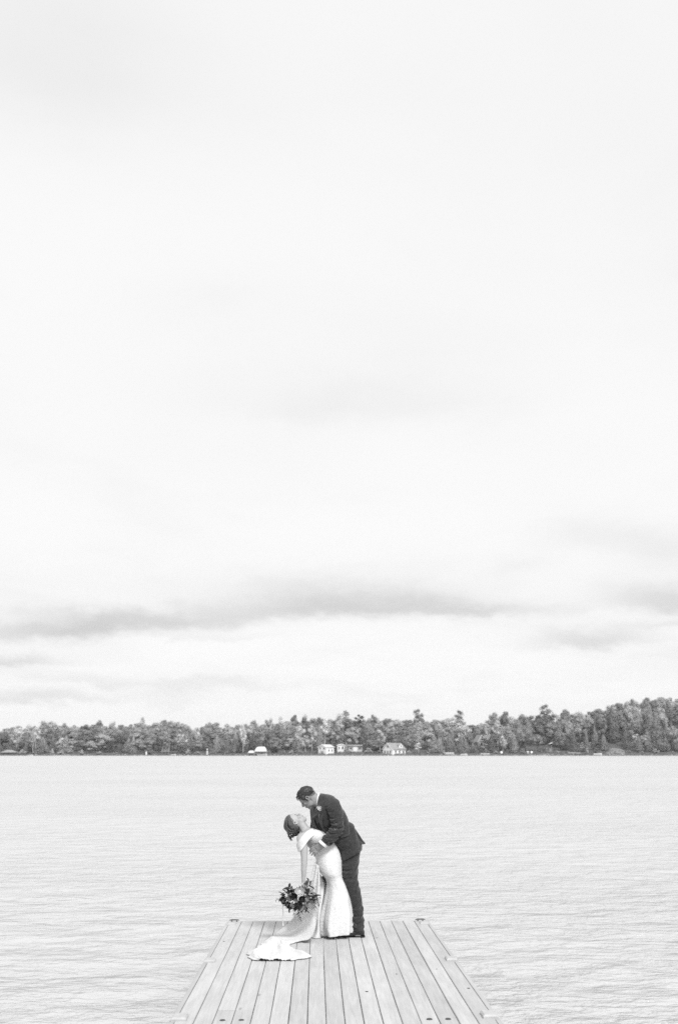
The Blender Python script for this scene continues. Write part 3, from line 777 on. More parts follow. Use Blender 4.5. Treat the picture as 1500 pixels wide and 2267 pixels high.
# white house with dormer
hs = gable_house('lakeside_house', 872, 1671.5, 6.0, 6.4, 9.2, 2.75, 2.75, R(-44), 'white_paint', 'roof_grey', 'white lakeside house with grey roof and a dormer')
window(hs, (-.5, -4.6, 3.4), (1, 0, 0), 1.0, 1.0); window(hs, (-2.2, -4.6, .9), (1, 0, 0), .9, 1.2); window(hs, (1.2, -4.6, .9), (1, 0, 0), .9, 1.2)
for y in (-3.2, -.4, 2.4): window(hs, (3.2, y, .9), (0, 1, 0), 1.1, 1.2)
loc(MB().box((-.5, -4.66, -.1), (.5, -4.605, 2.1)), 'door', 'timber_far', hs)
mb = MB(); mb.box((-3.3, -5.9, -.65), (3.6, -4.62, -.2)); loc(mb, 'deck', 'timber_far', hs)
mb = MB()                                       # dormer on the side roof
mb.add([(1.0, .6, 3.2), (2.75, .6, 3.2), (2.75, 3.0, 3.2), (1.0, 3.0, 3.2), (1.0, .6, 4.6), (2.75, .6, 4.6), (2.75, 3.0, 4.6), (1.0, 3.0, 4.6), (2.75, 1.8, 5.5), (.2, 1.8, 5.5)],
       [(0, 1, 5, 4), (1, 2, 6, 8, 5), (2, 3, 7, 6)])
dm = loc(mb, 'dormer', 'white_paint', hs)
mb = MB(); slab(mb, Vector((.2, 1.8, 5.53)), Vector((.2, .3, 4.4)), Vector((3.0, .3, 4.4)), Vector((3.0, 1.8, 5.53)), .12); slab(mb, Vector((3.0, 1.8, 5.53)), Vector((3.0, 3.3, 4.4)), Vector((.2, 3.3, 4.4)), Vector((.2, 1.8, 5.53)), .12)
loc(mb, 'dormer_roof', 'roof_grey', dm); window(dm, (2.75, 1.4, 3.7), (0, 1, 0), .8, .95)
# low cottage behind the shore
ct = at_shore('cottage', 786, 1662.5, 15); tag(ct, 'low cottage with a flat pale roof and white wall between the two white houses', 'house')
loc(MB().box((-3.2, -2.5, -1.5), (3.4, 3, 2.5)), 'wall', 'cream_paint', ct); loc(MB().box((-3.9, -3.2, 2.52), (4.0, 3.5, 2.85)), 'roof', 'roof_pale', ct)
loc(MB().box((-1.0, -2.58, -.2), (.8, -2.505, 2.2)), 'door', 'white_paint', ct); window(ct, (-2.7, -2.5, .7), (1, 0, 0), 1.2, 1.1); window(ct, (1.4, -2.5, .7), (1, 0, 0), 1.5, 1.1)
cb = gable_house('cabin', 754, 1661.5, 14, 3.6, 5.0, 2.4, .6, R(6), 'white_paint', 'roof_pale', 'tiny white cabin just behind the small boathouse')
window(cb, (.2, -2.5, .6), (1, 0, 0), .9, 1.3); window(cb, (-1.4, -2.5, .6), (1, 0, 0), .7, 1.0)
# gable tucked among the trees
gb = gable_house('hillside_cottage', 1061, 1653, 20, 3.6, 5.0, 2.9, 2.6, R(14), 'timber_far', 'roof_grey', 'timber cottage gable with white trim half hidden among trees', .6)
window(gb, (-.6, -2.5, 3.0), (1, 0, 0), 1.2, 1.0, 'white_paint', .2); window(gb, (-.5, -2.5, .3), (1, 0, 0), .9, 1.7, 'white_paint', .2)
# shelter with a hipped roof, far left
sh = at_shore('shore_shelter', 21, 1672, 3.0); tag(sh, 'open shelter with a pale hipped roof on posts at the far left', 'shelter')
mb = MB(); mb.add([(-3.9, -2.4, 1.3), (3.9, -2.4, 1.3), (3.9, 2.4, 1.3), (-3.9, 2.4, 1.3), (-1.1, 0, 2.5), (1.1, 0, 2.5)], [(0, 1, 5, 4), (1, 2, 5), (2, 3, 4, 5), (3, 0, 4), (3, 2, 1, 0)]); loc(mb, 'roof', 'roof_grey', sh)
for x in (-3.3, -1.1, 1.1, 3.3):
    for y in (-2, 2): loc(MB().box((x - .09, y - .09, -.8), (x + .09, y + .09, 1.3)), 'post', 'timber_dark', sh)
loc(MB().box((-3.6, -2.3, -.55), (3.6, 2.3, -.4)), 'deck', 'timber_far', sh)
# stilted hut
st = at_shore('stilted_hut', 367, 1671, 3.5); tag(st, 'small wooden hut on stilts with a railing at the waterline', 'hut')
for x in (-1.5, 1.5):
    for y in (-1.2, 1.2): loc(MB().box((x - .1, y - .1, -1), (x + .1, y + .1, 3.7)), 'post', 'timber_far', st)
loc(MB().box((-1.9, -1.6, 1.4), (1.9, 1.6, 1.6)), 'platform', 'timber_far', st)
for z in (2.0, 2.35): loc(MB().box((-1.85, -1.62, z), (1.85, -1.54, z + .1)), 'rail', 'timber_far', st)
for k in range(6): loc(MB().box((-1.8 + k * .7, -1.6, 1.6), (-1.72 + k * .7, -1.55, 2.4)), 'baluster', 'timber_far', st)
loc(MB().box((-.9, .0, 1.61), (1.1, 1.4, 3.2)), 'wall', 'timber_far', st)
mb = MB(); slab(mb, Vector((-1.9, -1.7, 3.7)), Vector((1.9, -1.7, 3.7)), Vector((1.9, 1.7, 3.95)), Vector((-1.9, 1.7, 3.95)), .1); loc(mb, 'roof', 'timber_dark', st)
# boat canopies
def canopy(px, py, dy, w, d, h, arch, label, m='canvas_white'):
    e = at_shore('boat_canopy', px, py, dy); tag(e, label, 'canopy', 'white boat canopies')
    mb = MB(); n, q = 10, 8; vs = []
    for i in range(n + 1):
        t = i / n * 2 - 1
        for k in range(q + 1):
            u = k / q * 2 - 1; vs.append((t * w / 2, u * d / 2, h + arch * (1 - u * u) ** .7 * (1 - abs(t) ** 5) ** .8 * (1 + .06 * t)))
    N = len(vs); vs += [(x, y, z - .1) for x, y, z in vs]; fs = []
    for i in range(n):
        for k in range(q):
            f = (i * (q + 1) + k, (i + 1) * (q + 1) + k, (i + 1) * (q + 1) + k + 1, i * (q + 1) + k + 1); fs += [f, tuple(N + e for e in f[::-1])]
        for k in (0, q): fs.append((i * (q + 1) + k, N + i * (q + 1) + k, N + (i + 1) * (q + 1) + k, (i + 1) * (q + 1) + k))
    loc(mb.add(vs, fs), 'roof', m, e, True)
    for x in (-w / 2 + .15, w / 2 - .15):
        for y in (-d / 2 + .2, d / 2 - .2): loc(MB().box((x - .06, y - .06, -1.2), (x + .06, y + .06, h + .1)), 'post', 'boat_grey', e)
canopy(577, 1671.5, -3, 5.6, 6, 1.7, 2.1, 'arched white boat canopy standing at the waterline')
canopy(556, 1672, -1, 2.9, 3, 1.2, .9, 'little white boat canopy beside the larger arched one')
def hull(name, px, py, dy, L, Bm, H, label, rz=0.0, m='boat_white', top=True):
    e = at_shore(name, px, py, dy, rz); tag(e, label, 'boat')
    mb = MB(); vs = []; ns = 9
    for i in range(ns):
        t = i / (ns - 1); x = (t - .5) * L; b = Bm / 2 * (1 - max(0, t - .55) ** 2 * 4.6); zt = H * (1 + .25 * t * t)
        for (yy, z) in ((-b, zt), (-b * .75, H * .25), (0, -.25), (b * .75, H * .25), (b, zt)): vs.append((x, yy, z))
    fs = [(i * 5 + k, i * 5 + k + 1, i * 5 + 6 + k, i * 5 + 5 + k) for i in range(ns - 1) for k in range(4)]
    fs += [(i * 5 + 4, i * 5, i * 5 + 5, i * 5 + 9) for i in range(ns - 1)] + [(0, 4, 3, 2, 1)]
    loc(mb.add(vs, fs), 'hull', m, e)
    if top: mb = MB(); mb.add([(-.1 * L, -Bm * .35, H), (.1 * L, -Bm * .3, H), (.1 * L, Bm * .3, H), (-.1 * L, Bm * .35, H), (-.08 * L, -Bm * .3, H + .5), (.0, -Bm * .25, H + .55), (.0, Bm * .25, H + .55), (-.08 * L, Bm * .3, H + .5)],
        [(0, 1, 5, 4), (1, 2, 6, 5), (2, 3, 7, 6), (3, 0, 4, 7), (4, 5, 6, 7)]); loc(mb, 'windscreen', 'glass_dark', e)
hull('motorboat', 580, 1673.2, -4, 4.6, 1.9, .75, 'pale motorboat moored under the arched white canopy')
hull('motorboat', 1026, 1672.6, -3, 3.2, 1.5, .8, 'small white boat at the shore right of the dormered house')
hull('motorboat', 1322, 1672.0, -3, 4.0, 1.7, .9, 'white boat moored just left of the grassy bank')
hull('rowing_boat', 68, 1673.4, -2, 2.4, 1.1, .5, 'small pale rowing boat beside the hipped shelter', 0, 'cream_paint', False)
hull('rowing_boat', 384, 1672.2, -2, 2.4, 1.1, .5, 'small pale rowing boat pulled up beside the stilted hut', .2, 'cream_paint', False)
def jetty(px, py, dy, w, d, label, m='timber_far', z=.35):
    e = at_shore('jetty', px, py, dy); tag(e, label, 'jetty', 'small jetties on the far shore')
    loc(MB().box((-w / 2, -d / 2, z - .12), (w / 2, d / 2, z)), 'deck', m, e)
    for x in (-w / 2 + .2, w / 2 - .2):
        for y in (-d / 2 + .2, d / 2 - .2): loc(MB().box((x - .07, y - .07, -1.2), (x + .07, y + .07, z + .25)), 'post', 'timber_dark', e)
jetty(137, 1673.4, -2.5, 8.5, 2, 'low pale jetty in front of the big rounded waterside trees', 'cream_paint')
jetty(572, 1673.6, -1.0, 7.5, 2.4, 'low jetty below the arched white canopy')
jetty(721, 1673.4, -1.2, 9.5, 2.2, 'low jetty in front of the small white boathouse')
jetty(1192, 1673.2, -2, 9.0, 2.0, 'low jetty below the slant-roofed pavilion', 'cream_paint')
jetty(1362, 1672.8, -2.5, 7.5, 2.2, 'low pale jetty below the grassy bank', 'cream_paint', .5)
# retaining walls of pale stone
def stone_wall(px, py, dy, w, h, label):
    e = at_shore('retaining_wall', px, py, dy); tag(e, label, 'wall', 'stone retaining walls on the far shore')
    rr = random.Random(int(px)); x = -w / 2
    while x < w / 2 - .3:
        l = rr.uniform(.7, 1.2)
        for k in range(3):
            hh = h / 3; loc(MB().box((x + rr.uniform(0, .05), -.3 + rr.uniform(-.06, .06), -.2 + k * hh), (min(x + l, w / 2) - .04, .3, -.2 + (k + 1) * hh - .03), .03), 'stone', 'cream_paint', e)
        x += l
stone_wall(993, 1671.5, 1.2, 4.8, 1.5, 'pale stone retaining wall between the dormered house and the cedars')
stone_wall(1073, 1671.2, 1.2, 4.2, 1.0, 'low pale stone wall below the hidden gable')
# pavilion with a slanting roof
pv = at_shore('pavilion', 1208, 1667, 8); tag(pv, 'open pavilion with a slanting pale roof near the shore', 'pavilion')
for x in (-2.4, 0, 2.4): loc(MB().box((x - .1, -1.4, -1.5), (x + .1, -1.2, 2.6 + x * .5)), 'post', 'timber_far', pv)
mb = MB(); slab(mb, Vector((-3.0, -2.2, 2.0)), Vector((3.0, -2.2, 4.6)), Vector((3.0, 2.2, 4.6)), Vector((-3.0, 2.2, 2.0)), .15); loc(mb, 'roof', 'timber_dark', pv)
mb = MB(); slab(mb, Vector((1.6, -2.25, 4.2)), Vector((3.1, -2.25, 4.85)), Vector((3.1, 2.25, 4.85)), Vector((1.6, 2.25, 4.2)), .06); loc(mb, 'roof_cover', 'canvas_white', pv)
loc(MB().box((-2.8, .8, -1.5), (2.8, 1.2, 2.0)), 'wall', 'timber_far', pv)
# small white things
lt = at_shore('garden_tower', 458.5, 1672.5, 1.2); tag(lt, 'narrow white tapered tower standing at the waterline among cedars', 'tower')
loc(MB().tube([(0, 0, -.5), (0, 0, .6), (0, 0, 2.2)], [.62, .56, .4], 8), 'shaft', 'cream_paint', lt); loc(MB().tube([(0, 0, 2.2), (0, 0, 2.7)], [.3, .3], 8), 'lantern', 'glass_dark', lt); loc(MB().tube([(0, 0, 2.75), (0, 0, 3.1)], [.45, .08], 8), 'cap', 'white_paint', lt)
ps = at_shore('marker_post', 324, 1671.5, .8); tag(ps, 'short white marker post on the shore left of the stilted hut', 'post')
loc(MB().box((-.28, -.2, -.4), (.28, .2, 1.5), .04), 'shaft', 'white_paint', ps); loc(MB().box((-.34, -.26, 1.5), (.34, .26, 1.66), .03), 'cap', 'white_paint', ps)
def chair(px, py, dy, rz, label):
    e = at_shore('garden_chair', px, py, dy, rz); tag(e, label, 'chair', 'white garden chairs on the far shore')
    loc(MB().box((-.45, -.5, .4), (.45, .4, .5)), 'seat', 'white_paint', e)
    mb = MB(); slab(mb, Vector((-.45, .35, .4)), Vector((.45, .35, .4)), Vector((.5, .75, 1.45)), Vector((-.5, .75, 1.45)), .08); loc(mb, 'backrest', 'white_paint', e)
    for x in (-.45, .4):
        for y in (-.48, .3): loc(MB().box((x, y, 0), (x + .08, y + .08, .5)), 'leg', 'white_paint', e)
        loc(MB().box((x - .04, -.5, .75), (x + .14, .4, .82)), 'armrest', 'white_paint', e)
chair(1169, 1670.5, 2.2, .3, 'white garden chair at the shore, left one of a pair by the pavilion'); chair(1176, 1670.5, 2.2, -.2, 'white garden chair at the shore, right one of a pair by the pavilion')
chair(1110, 1670.5, 3.0, .1, 'single white garden chair on the shore right of the low stone wall')
# pale grassy banks
def bank(x0px, x1px, d0, d1, skew, label):
    VV = []; n, q = 16, 9
    for k in range(n + 1):
        for s_ in range(q):
            s = s_ / (q - 1); d = d0 + (d1 - d0) * s; px = x0px + (x1px - x0px) * (.5 + (k / n - .5) * (1 - .35 * s)) + skew * s
            x = far(px, 1665, d).x; z = land_z(x, SHORE + d) + .28 * math.sin(math.pi * min(1, max(0, k / n))) ** .5 + .12 * noise.noise(Vector((px * .2, d * .4, 2))) + .12 - (.6 if k in (0, n) else 0)
            VV.append(Vector((x, SHORE + d, z)))
    fs = [(i * q + k, i * q + q + k, i * q + q + 1 + k, i * q + k + 1) for i in range(n) for k in range(q - 1)]
    tag(MB().add(VV, fs).build('grassy_bank', 'grass_bank', None), label, kind='structure')
bank(1336, 1384, .8, 17, 6, 'pale grassy bank sloping to the far shore')
bank(1256, 1288, .8, 13, -14, 'steep pale bank between waterside cedars')

# ================================================================== THE COUPLE
def wr(fs, ft, seed, ridged=True):
    def f(s, th):
        n = noise.noise(Vector((math.cos(th) * ft, math.sin(th) * ft, s * fs + seed)))
        return (.5 - abs(n) * 1.6) if ridged else n
    return f
def bump_at(s, c, w): return math.exp(-((s - c) / w) ** 2)

class Head:
    """head in profile units (chin to crown = 1, facing +x, up +z) carried to its place"""
    def __init__(s, chin, face, ang, H, dy):
        s.o = P(chin[0], chin[1], dy); s.f = face; s.a = ang; s.H = H
    def w(s, x, y, z):
        u = s.f * (x - .25) * s.H; v = z * s.H; c, n = math.cos(s.a), math.sin(s.a)
        return s.o + Vector((u * c - v * n, y * s.H, u * n + v * c))
    def ball(s, mb, c, r, rot=0.0):
        t = MB().ball((0, 0, 0), r, 24, 16)
        for i, v in enumerate(t.v):
            v = Vector(v); v.rotate(Matrix.Rotation(rot, 3, 'Y')); t.v[i] = tuple(s.w(v.x + c[0], v.y + c[1], v.z + c[2]))
        mb.add(t.v, t.f)
    def tube(s, mb, pts, rad, n=10): mb.tube([s.w(*p) for p in pts], [q * s.H for q in rad], n)
    def skull(s, mb, male):
        B = lambda c, r, rot=0.0: s.ball(mb, c, r, rot)
        B((-.075, 0, .645), (.40, .315, .345)); B((-.14, 0, .56), (.35, .30, .32))
        B((.06, 0, .42), (.235, .235, .33)); B((.09, 0, .60), (.235, .25, .26))
        B((.10, 0, .25), (.19, .20 if male else .175, .22)); B((.185, 0, .085), (.085, .105 if male else .08, .085))
        for q in (-1, 1):
            B((.02, q * .165, .22 if male else .24), (.15, .06, .13), .3)         # jaw corner
            B((.20, q * .13, .41), (.09, .09, .085)); B((.255, q * .105, .575), (.06, .10, .042))   # cheek, brow
            B((-.03, q * .288, .46), (.05, .022, .085), -.25)                                       # ear
            s.tube(mb, [(.015, q * .30, .45), (.02, q * .315, .53), (-.03, q * .34, .585), (-.095, q * .345, .565), (-.115, q * .34, .50), (-.085, q * .33, .43), (-.045, q * .315, .375), (-.005, q * .30, .37), (.005, q * .295, .41)], [.02, .022, .024, .025, .024, .022, .026, .024, .018], 8)
            B((.235, q * .115, .505), (.05, .062, .042))                         # eyelid
            B((.335, q * .042, .375), (.045, .036, .032))                        # nostril wing
        s.tube(mb, [(.30, 0, .56), (.335, 0, .48), (.385, 0, .41), (.395, 0, .375)], [.032, .036, .045, .04] if male else [.028, .03, .037, .034])
        s.tube(mb, [(.27, 0, .38), (.37, 0, .36)], [.05, .03])
        B((.275, 0, .30), (.06, .10, .05)); B((.308, 0, .265), (.032, .085, .024)); B((.298, 0, .218), (.034, .075, .026)); B((.255, 0, .20), (.06, .1, .05))
        B((.245, 0, .10), (.055, .075, .055))
    def lashes(s, parent):
        for q in (-1, 1):
            mb = MB(); s.tube(mb, [(.268, q * .065, .49), (.290, q * .115, .478), (.262, q * .172, .487)], [.012, .019, .010], 6); mb.build('eyelash', 'lash', parent)
            mb = MB(); s.tube(mb, [(.302, q * .045, .577), (.308, q * .105, .598), (.262, q * .18, .583)], [.014, .022, .010], 6); mb.build('eyebrow', 'hair_dark', parent)
    def lips(s, parent):
        mb = MB(); s.tube(mb, [(.29, -.085, .243), (.326, -.04, .250), (.336, 0, .246), (.326, .04, .250), (.29, .085, .243)], [.008, .017, .019, .017, .008], 8); mb.build('lips', 'lip', parent)
    def hairline(s, name, material, parent, line, thick, seed, lump=.02, front=0.0):
        xs = [a for a, b in line]; zs = [b for a, b in line]; nu, nv = 64, 44; vs = []; keep = []
        for j in range(nv + 1):
            ph = math.pi * j / nv
            for i in range(nu):
                a = 2 * math.pi * i / nu; d = Vector((math.sin(ph) * math.cos(a), math.sin(ph) * math.sin(a), math.cos(ph)))
                x, y, z = -.09 + d.x * .405, d.y * .318, .60 + d.z * (.39 if d.z > 0 else .55)
                k = (z - float(np.interp(x, xs, zs))) / .12; k1 = min(max(k, 0), 1); k1 = k1 * k1 * (3 - 2 * k1)
                t = thick * k1 * (.7 + .5 * max(0, d.z) + front * max(0, d.x)) + lump * k1 * noise.noise(Vector((x * 9, y * 9 + seed, z * 9))) + lump * .5 * k1 * noise.noise(Vector((x * 24, y * 24 + seed, z * 24)))
                if k <= 0: t = -.05
                vs.append(s.w(x + d.x * t, y + d.y * t, z + d.z * t)); keep.append(k > -.25)
        fs = []
        for j in range(nv):
            for i in range(nu):
                q = (j * nu + i, j * nu + (i + 1) % nu, (j + 1) * nu + (i + 1) % nu, (j + 1) * nu + i)
                if all(keep[e] for e in q): fs.append(q)
        return MB().add(vs, fs).build(name, material, parent)

def finger(mb, pts, r0, r1):
    n = len(pts); mb.tube(pts, [r0 + (r1 - r0) * i / (n - 1) for i in range(n)], 10)

# ------------------------------------------------------------------ groom
man = empty('person', P(790, 2076, .06)); man.location.z = dock_z(man.location.y)
tag(man, 'man in a dark suit bending over the woman in white to kiss her', 'person')
MH = Head((688.5, 1793), -1, R(48), 48 * PXM, .06)
J = [(700, 1789, 705.5, 1757.5, .070, .09), (694, 1797, 718, 1757.5, .13, .10), (689, 1806, 736, 1762.5, .195, .12), (688, 1816, 749, 1774, .215, .13), (692, 1832, 758, 1790, .215, .14),
     (706, 1845, 768, 1808, .195, .14), (722, 1852, 778, 1826, .178, .14), (737, 1864, 788, 1841, .175, .14), (747, 1880, 796, 1858, .185, .14), (753, 1894, 800, 1872, .19, .14), (756, 1905, 800.5, 1881, .192, .14)]
SL = [(714, 1776, 735, 1763, .055, .0), (717, 1784, 748, 1771, .072, -.045), (723, 1793, 754, 1783, .078, -.07), (728, 1803, 757.5, 1797, .076, -.085), (732, 1816, 759, 1813, .070, -.095),
      (734, 1827, 760, 1828, .068, -.105), (729, 1837, 757, 1843, .066, -.12), (721, 1846, 746, 1857, .060, -.135), (714, 1853, 735, 1867, .055, -.15), (710.5, 1857.5, 728, 1872.5, .053, -.155)]
SR = [(692, 1790, 725, 1775, .06, .27), (688, 1808, 716, 1802, .07, .32), (688, 1820, 710, 1824, .064, .31), (686, 1832, 704, 1842, .058, .25), (684, 1846, 700, 1856, .05, .19)]
TL = [(748, 1868, 794, 1850, .12, .12), (754, 1890, 799, 1870, .12, .10), (755, 1907, 797, 1889, .105, .075), (756, 1925, 792.5, 1921, .095, .06), (757, 1942, 791.5, 1945, .088, .055), (766, 1962, 794, 1960, .08, .055),
      (773, 1983, 799, 1982, .075, .055), (778.5, 2007, 802, 2006, .07, .055), (780, 2021, 803, 2021, .068, .055), (777, 2036, 804.5, 2038, .068, .055), (779, 2050, 804, 2050, .066, .055), (780, 2060, 804, 2060, .066, .055)]
TR = [(750, 1868, 790, 1856, .11, .18), (742, 1892, 786, 1878, .11, .24), (728, 1922, 765, 1920, .10, .28), (709, 1950, 738, 1954, .085, .29), (712, 1982, 738, 1984, .075, .30), (722, 2018, 744, 2020, .068, .31), (727, 2048, 748, 2050, .066, .31)]
mb = MB(); MH.skull(mb, True)
eloft(mb, [(690, 1776, 688, 1752, .062, .06), (694, 1786, 694, 1754, .064, .07), (699, 1789, 702, 1757, .066, .08), (702, 1792, 710, 1762, .09, .10)], 24, 16)
eloft(mb, J[1:], 24, 24, shrink=.78)
for S in (SL, SR, TL, TR): eloft(mb, S, 16, 24, shrink=.74)
# near hand laid on her waist
eloft(mb, [(714, 1858, 727, 1871, .030, -.155), (707, 1862.5, 718, 1876, .026, -.155), (700, 1866.5, 710.5, 1881.5, .022, -.145), (694, 1871.5, 704, 1885.5, .018, -.135)], 16, 14)
for (a, b, c, d) in (((695, 1873.5), (690, 1877), (686.5, 1881), (684.8, 1884.5)), ((697.5, 1877), (692, 1881.5), (688, 1886), (686, 1890)), ((700, 1880.5), (695.5, 1885.5), (691.5, 1890), (689.5, 1894)), ((702.5, 1884), (699, 1888.5), (696.5, 1892.5), (695.5, 1895.5))):
    finger(mb, [P(*a, -.138), P(*b, -.140), P(*c, -.128), P(*d, -.112)], .0098, .0078)
finger(mb, [P(707, 1866, -.155), P(700, 1865, -.160), P(695, 1865.5, -.155), P(690.5, 1867.5, -.142)], .0125, .0085)
# far hand behind her back
eloft(mb, [(686, 1846, 699, 1855, .026, .19), (684, 1854, 697, 1862, .022, .165), (684, 1862, 696, 1868, .016, .15)], 12, 8)
for k in range(4): finger(mb, [P(685 + k * 3.3, 1864 + k * 1.5, .15), P(686 + k * 3.3, 1872 + k * 1.5, .145), P(688 + k * 3.3, 1879 + k, .14)], .0095, .008)
finger(mb, [P(697, 1856, .17), P(701, 1861, .155), P(703, 1867, .15)], .0115, .0085)
# ankles and feet inside the shoes
for dx, dy, sy in ((0, .055, 0), (-57, .31, -7)):
    eloft(mb, [(783 + dx, 2052 + sy, 800 + dx, 2052 + sy, .04, dy), (782 + dx, 2064 + sy, 803 + dx, 2066 + sy, .038, dy), (770 + dx, 2070 + sy, 803 + dx, 2073 + sy, .034, dy)], 12, 8)
body = remesh(mb, 'body', .0048, 'skin_man', man, 3, .35)
MH.lashes(body); MH.lips(body)
hair = MH.hairline('hair', 'hair_dark', man, [(-.6, .50), (-.40, .53), (-.2, .555), (-.10, .60), (.0, .56), (.04, .46), (.09, .50), (.13, .60), (.19, .70), (.25, .79), (.30, .86), (.42, .98)], .034, 3.1, .034, 0.0)
MH.hairline('hair_fade', 'hair_fade', hair, [(-.6, .34), (-.40, .36), (-.2, .42), (-.10, .56), (.0, .54), (.03, .38), (.06, .38), (.10, .47), (.14, .58), (.20, .68), (.26, .78), (.31, .85), (.42, .97)], .012, 5.0, .006)
rr = random.Random(5); mb = MB()
HL = [(-.50, .55), (-.40, .53), (-.2, .555), (-.10, .60), (.0, .56), (.04, .47), (.09, .50), (.13, .60), (.19, .70), (.25, .79), (.28, .84)]
for k in range(420):                          # fine strands that soften the edge of the hair
    x0 = rr.uniform(-.46, .27); z0 = float(np.interp(x0, [q[0] for q in HL], [q[1] for q in HL])) + rr.uniform(-.035, .09); sgn = rr.choice((-1, 1))
    yy = .322 * math.sqrt(max(0, 1 - ((x0 + .09) / .41) ** 2 - ((z0 - .60) / (.40 if z0 > .6 else .55)) ** 2)) * sgn
    dz = -.055 if x0 < .12 else -.01; dx = .05 if x0 > .1 else -.02
    MH.tube(mb, [(x0 - dx * .5, yy * 1.02, z0 - dz * .6), (x0, yy * 1.06, z0), (x0 + dx, yy * 1.03, z0 + dz)], [.008, .008, .003], 4)
for k in range(150):                          # short tufts combed forward over the crown
    a = rr.uniform(-.9, .9); x0 = rr.uniform(-.38, .2); y0 = .27 * math.sin(a); z0 = .60 + .40 * math.cos(a * .9) * math.sqrt(max(.05, 1 - ((x0 + .09) / .42) ** 2))
    MH.tube(mb, [(x0, y0, z0 - .02), (x0 + rr.uniform(.02, .07), y0 * 1.04, z0 + rr.uniform(.01, .035)), (x0 + rr.uniform(.06, .15), y0 * 1.05 + rr.uniform(-.03, .03), z0 + rr.uniform(-.02, .03))], [.014, .012, .004], 5)
for k in range(9):                            # curls over the forehead
    y0 = rr.uniform(-.18, .18); q = rr.uniform(0, .05)
    MH.tube(mb, [(.22, y0, .88), (.28 + q * .6, y0, .87 + rr.uniform(-.02, .02)), (.315 + q * .6, y0 + rr.uniform(-.02, .02), .81), (.335 + q * .6, y0 + rr.uniform(-.03, .03), .75 + rr.uniform(-.02, .02))], [.014, .015, .012, .005], 5)
mb.build('hair_tuft', 'hair_dark', hair)

shirt = MB(); eloft(shirt, [(699.5, 1790, 703, 1755, .074, .085), (702.5, 1791, 706.5, 1755.5, .076, .09), (704, 1794, 710, 1760, .082, .10)], 32, 8, caps=False)
sh_ = shirt.build('shirt_collar', 'shirt', man)
mb = MB(); eloft(mb, [(698, 1793, 706, 1784, .05, .075), (693, 1806, 712, 1796, .085, .09), (692, 1822, 716, 1812, .10, .10), (700, 1838, 726, 1826, .10, .11)], 20, 14); mb.build('shirt_front', 'shirt', sh_)
mb = MB(); eloft(mb, [(690.5, 1810, 712, 1800, .105, .10), (691.5, 1824, 716, 1814, .13, .11), (699, 1838, 726, 1828, .14, .12), (714, 1850, 742, 1842, .13, .12)], 24, 16); mb.build('waistcoat', 'waistcoat', man)
f1, f2 = wr(9, 1.3, 2.0), wr(22, 1.6, 8.0)
def crease(s, th, k, fr, seed, skew):
    c1, s1 = math.cos(th), math.sin(th)
    ph = s * fr + skew * math.cos(th - .9) + 2.2 * noise.noise(Vector((s * 4, c1 * 1.1 + seed, s1 * 1.1)))
    m_ = min(1, max(0, .5 + .9 * noise.noise(Vector((s * 6 + seed, c1 * .9, s1 * .9)))))
    return k * (math.sin(ph) * .6 + .35 * math.sin(2 * ph + .7)) * m_
def jf(s, th, p): return crease(s, th, .020 * (bump_at(s, .62, .22) + .5), 26, 3, 5) + .009 * f1(s, th) + .010 * bump_at(s, .70, .09) * math.sin(s * 60 + math.cos(th) * 2) * .4
jk = MB(); eloft(jk, J, 72, 110, 2.35, jf); jacket = jk.build('jacket', 'suit', man)
f3, f4 = wr(7, 1.0, 4.0), wr(20, 1.5, 14.0)
def sf(s, th, p): return .006 * f3(s, th) + crease(s, th, .026 * (bump_at(s, .60, .20) + .6 * bump_at(s, .93, .08) + .22), 52, 1, 3.4)
mb = MB(); eloft(mb, SL, 56, 150, 2.0, sf); mb.build('sleeve', 'suit', jacket)
mb = MB(); eloft(mb, SR, 40, 70, 2.0, lambda s, th, p: .006 * f3(s, th)); mb.build('sleeve', 'suit', jacket)
for S in (((709, 1859, 726.5, 1873.5, .047, -.155), (705.5, 1861.5, 722, 1876.5, .047, -.156), (704, 1863, 720.5, 1877.5, .045, -.156)), ((685, 1847, 701, 1857, .044, .185), (684, 1852, 700, 1861, .043, .17))):
    mb = MB(); eloft(mb, list(S), 28, 8); mb.build('shirt_cuff', 'shirt', man)
# lapels: thin curved strips laid over the chest, near side and far side
def strip(name, m, par, A, B, th, n=18, nw=6):
    """surface between two curves of (px, py, dy), given a thickness"""
    def rs(L): return [Vector(q[:3]) for q in catmull([tuple(P(*p)) + (0.0,) for p in L], n)]
    a, b = rs(A), rs(B); vs = []; fs = []
    for i in range(n):
        for k in range(nw): vs.append(a[i].lerp(b[i], k / (nw - 1)) - Vector((0, .004 * math.sin(math.pi * k / (nw - 1)), 0)))
    N = len(vs); vs += [v + Vector((0, th, 0)) for v in vs]
    for i in range(n - 1):
        for k in range(nw - 1):
            q = (i * nw + k, i * nw + k + 1, (i + 1) * nw + k + 1, (i + 1) * nw + k); fs.append(q); fs.append(tuple(N + e for e in q[::-1]))
        for k in (0, nw - 1): fs.append((i * nw + k, (i + 1) * nw + k, N + (i + 1) * nw + k, N + i * nw + k))
    for k in range(nw - 1):
        for i in (0, n - 1): fs.append((i * nw + k, N + i * nw + k, N + i * nw + k + 1, i * nw + k + 1))
    return MB().add(vs, fs).build(name, m, par)
strip('collar', 'suit', jacket, [(705.5, 1757, .075), (704.5, 1766, .01), (703, 1777, -.006), (702, 1788, .0)], [(711, 1757.5, .075), (713, 1768, -.025), (712, 1780, -.05), (710, 1792, -.05)], .012)
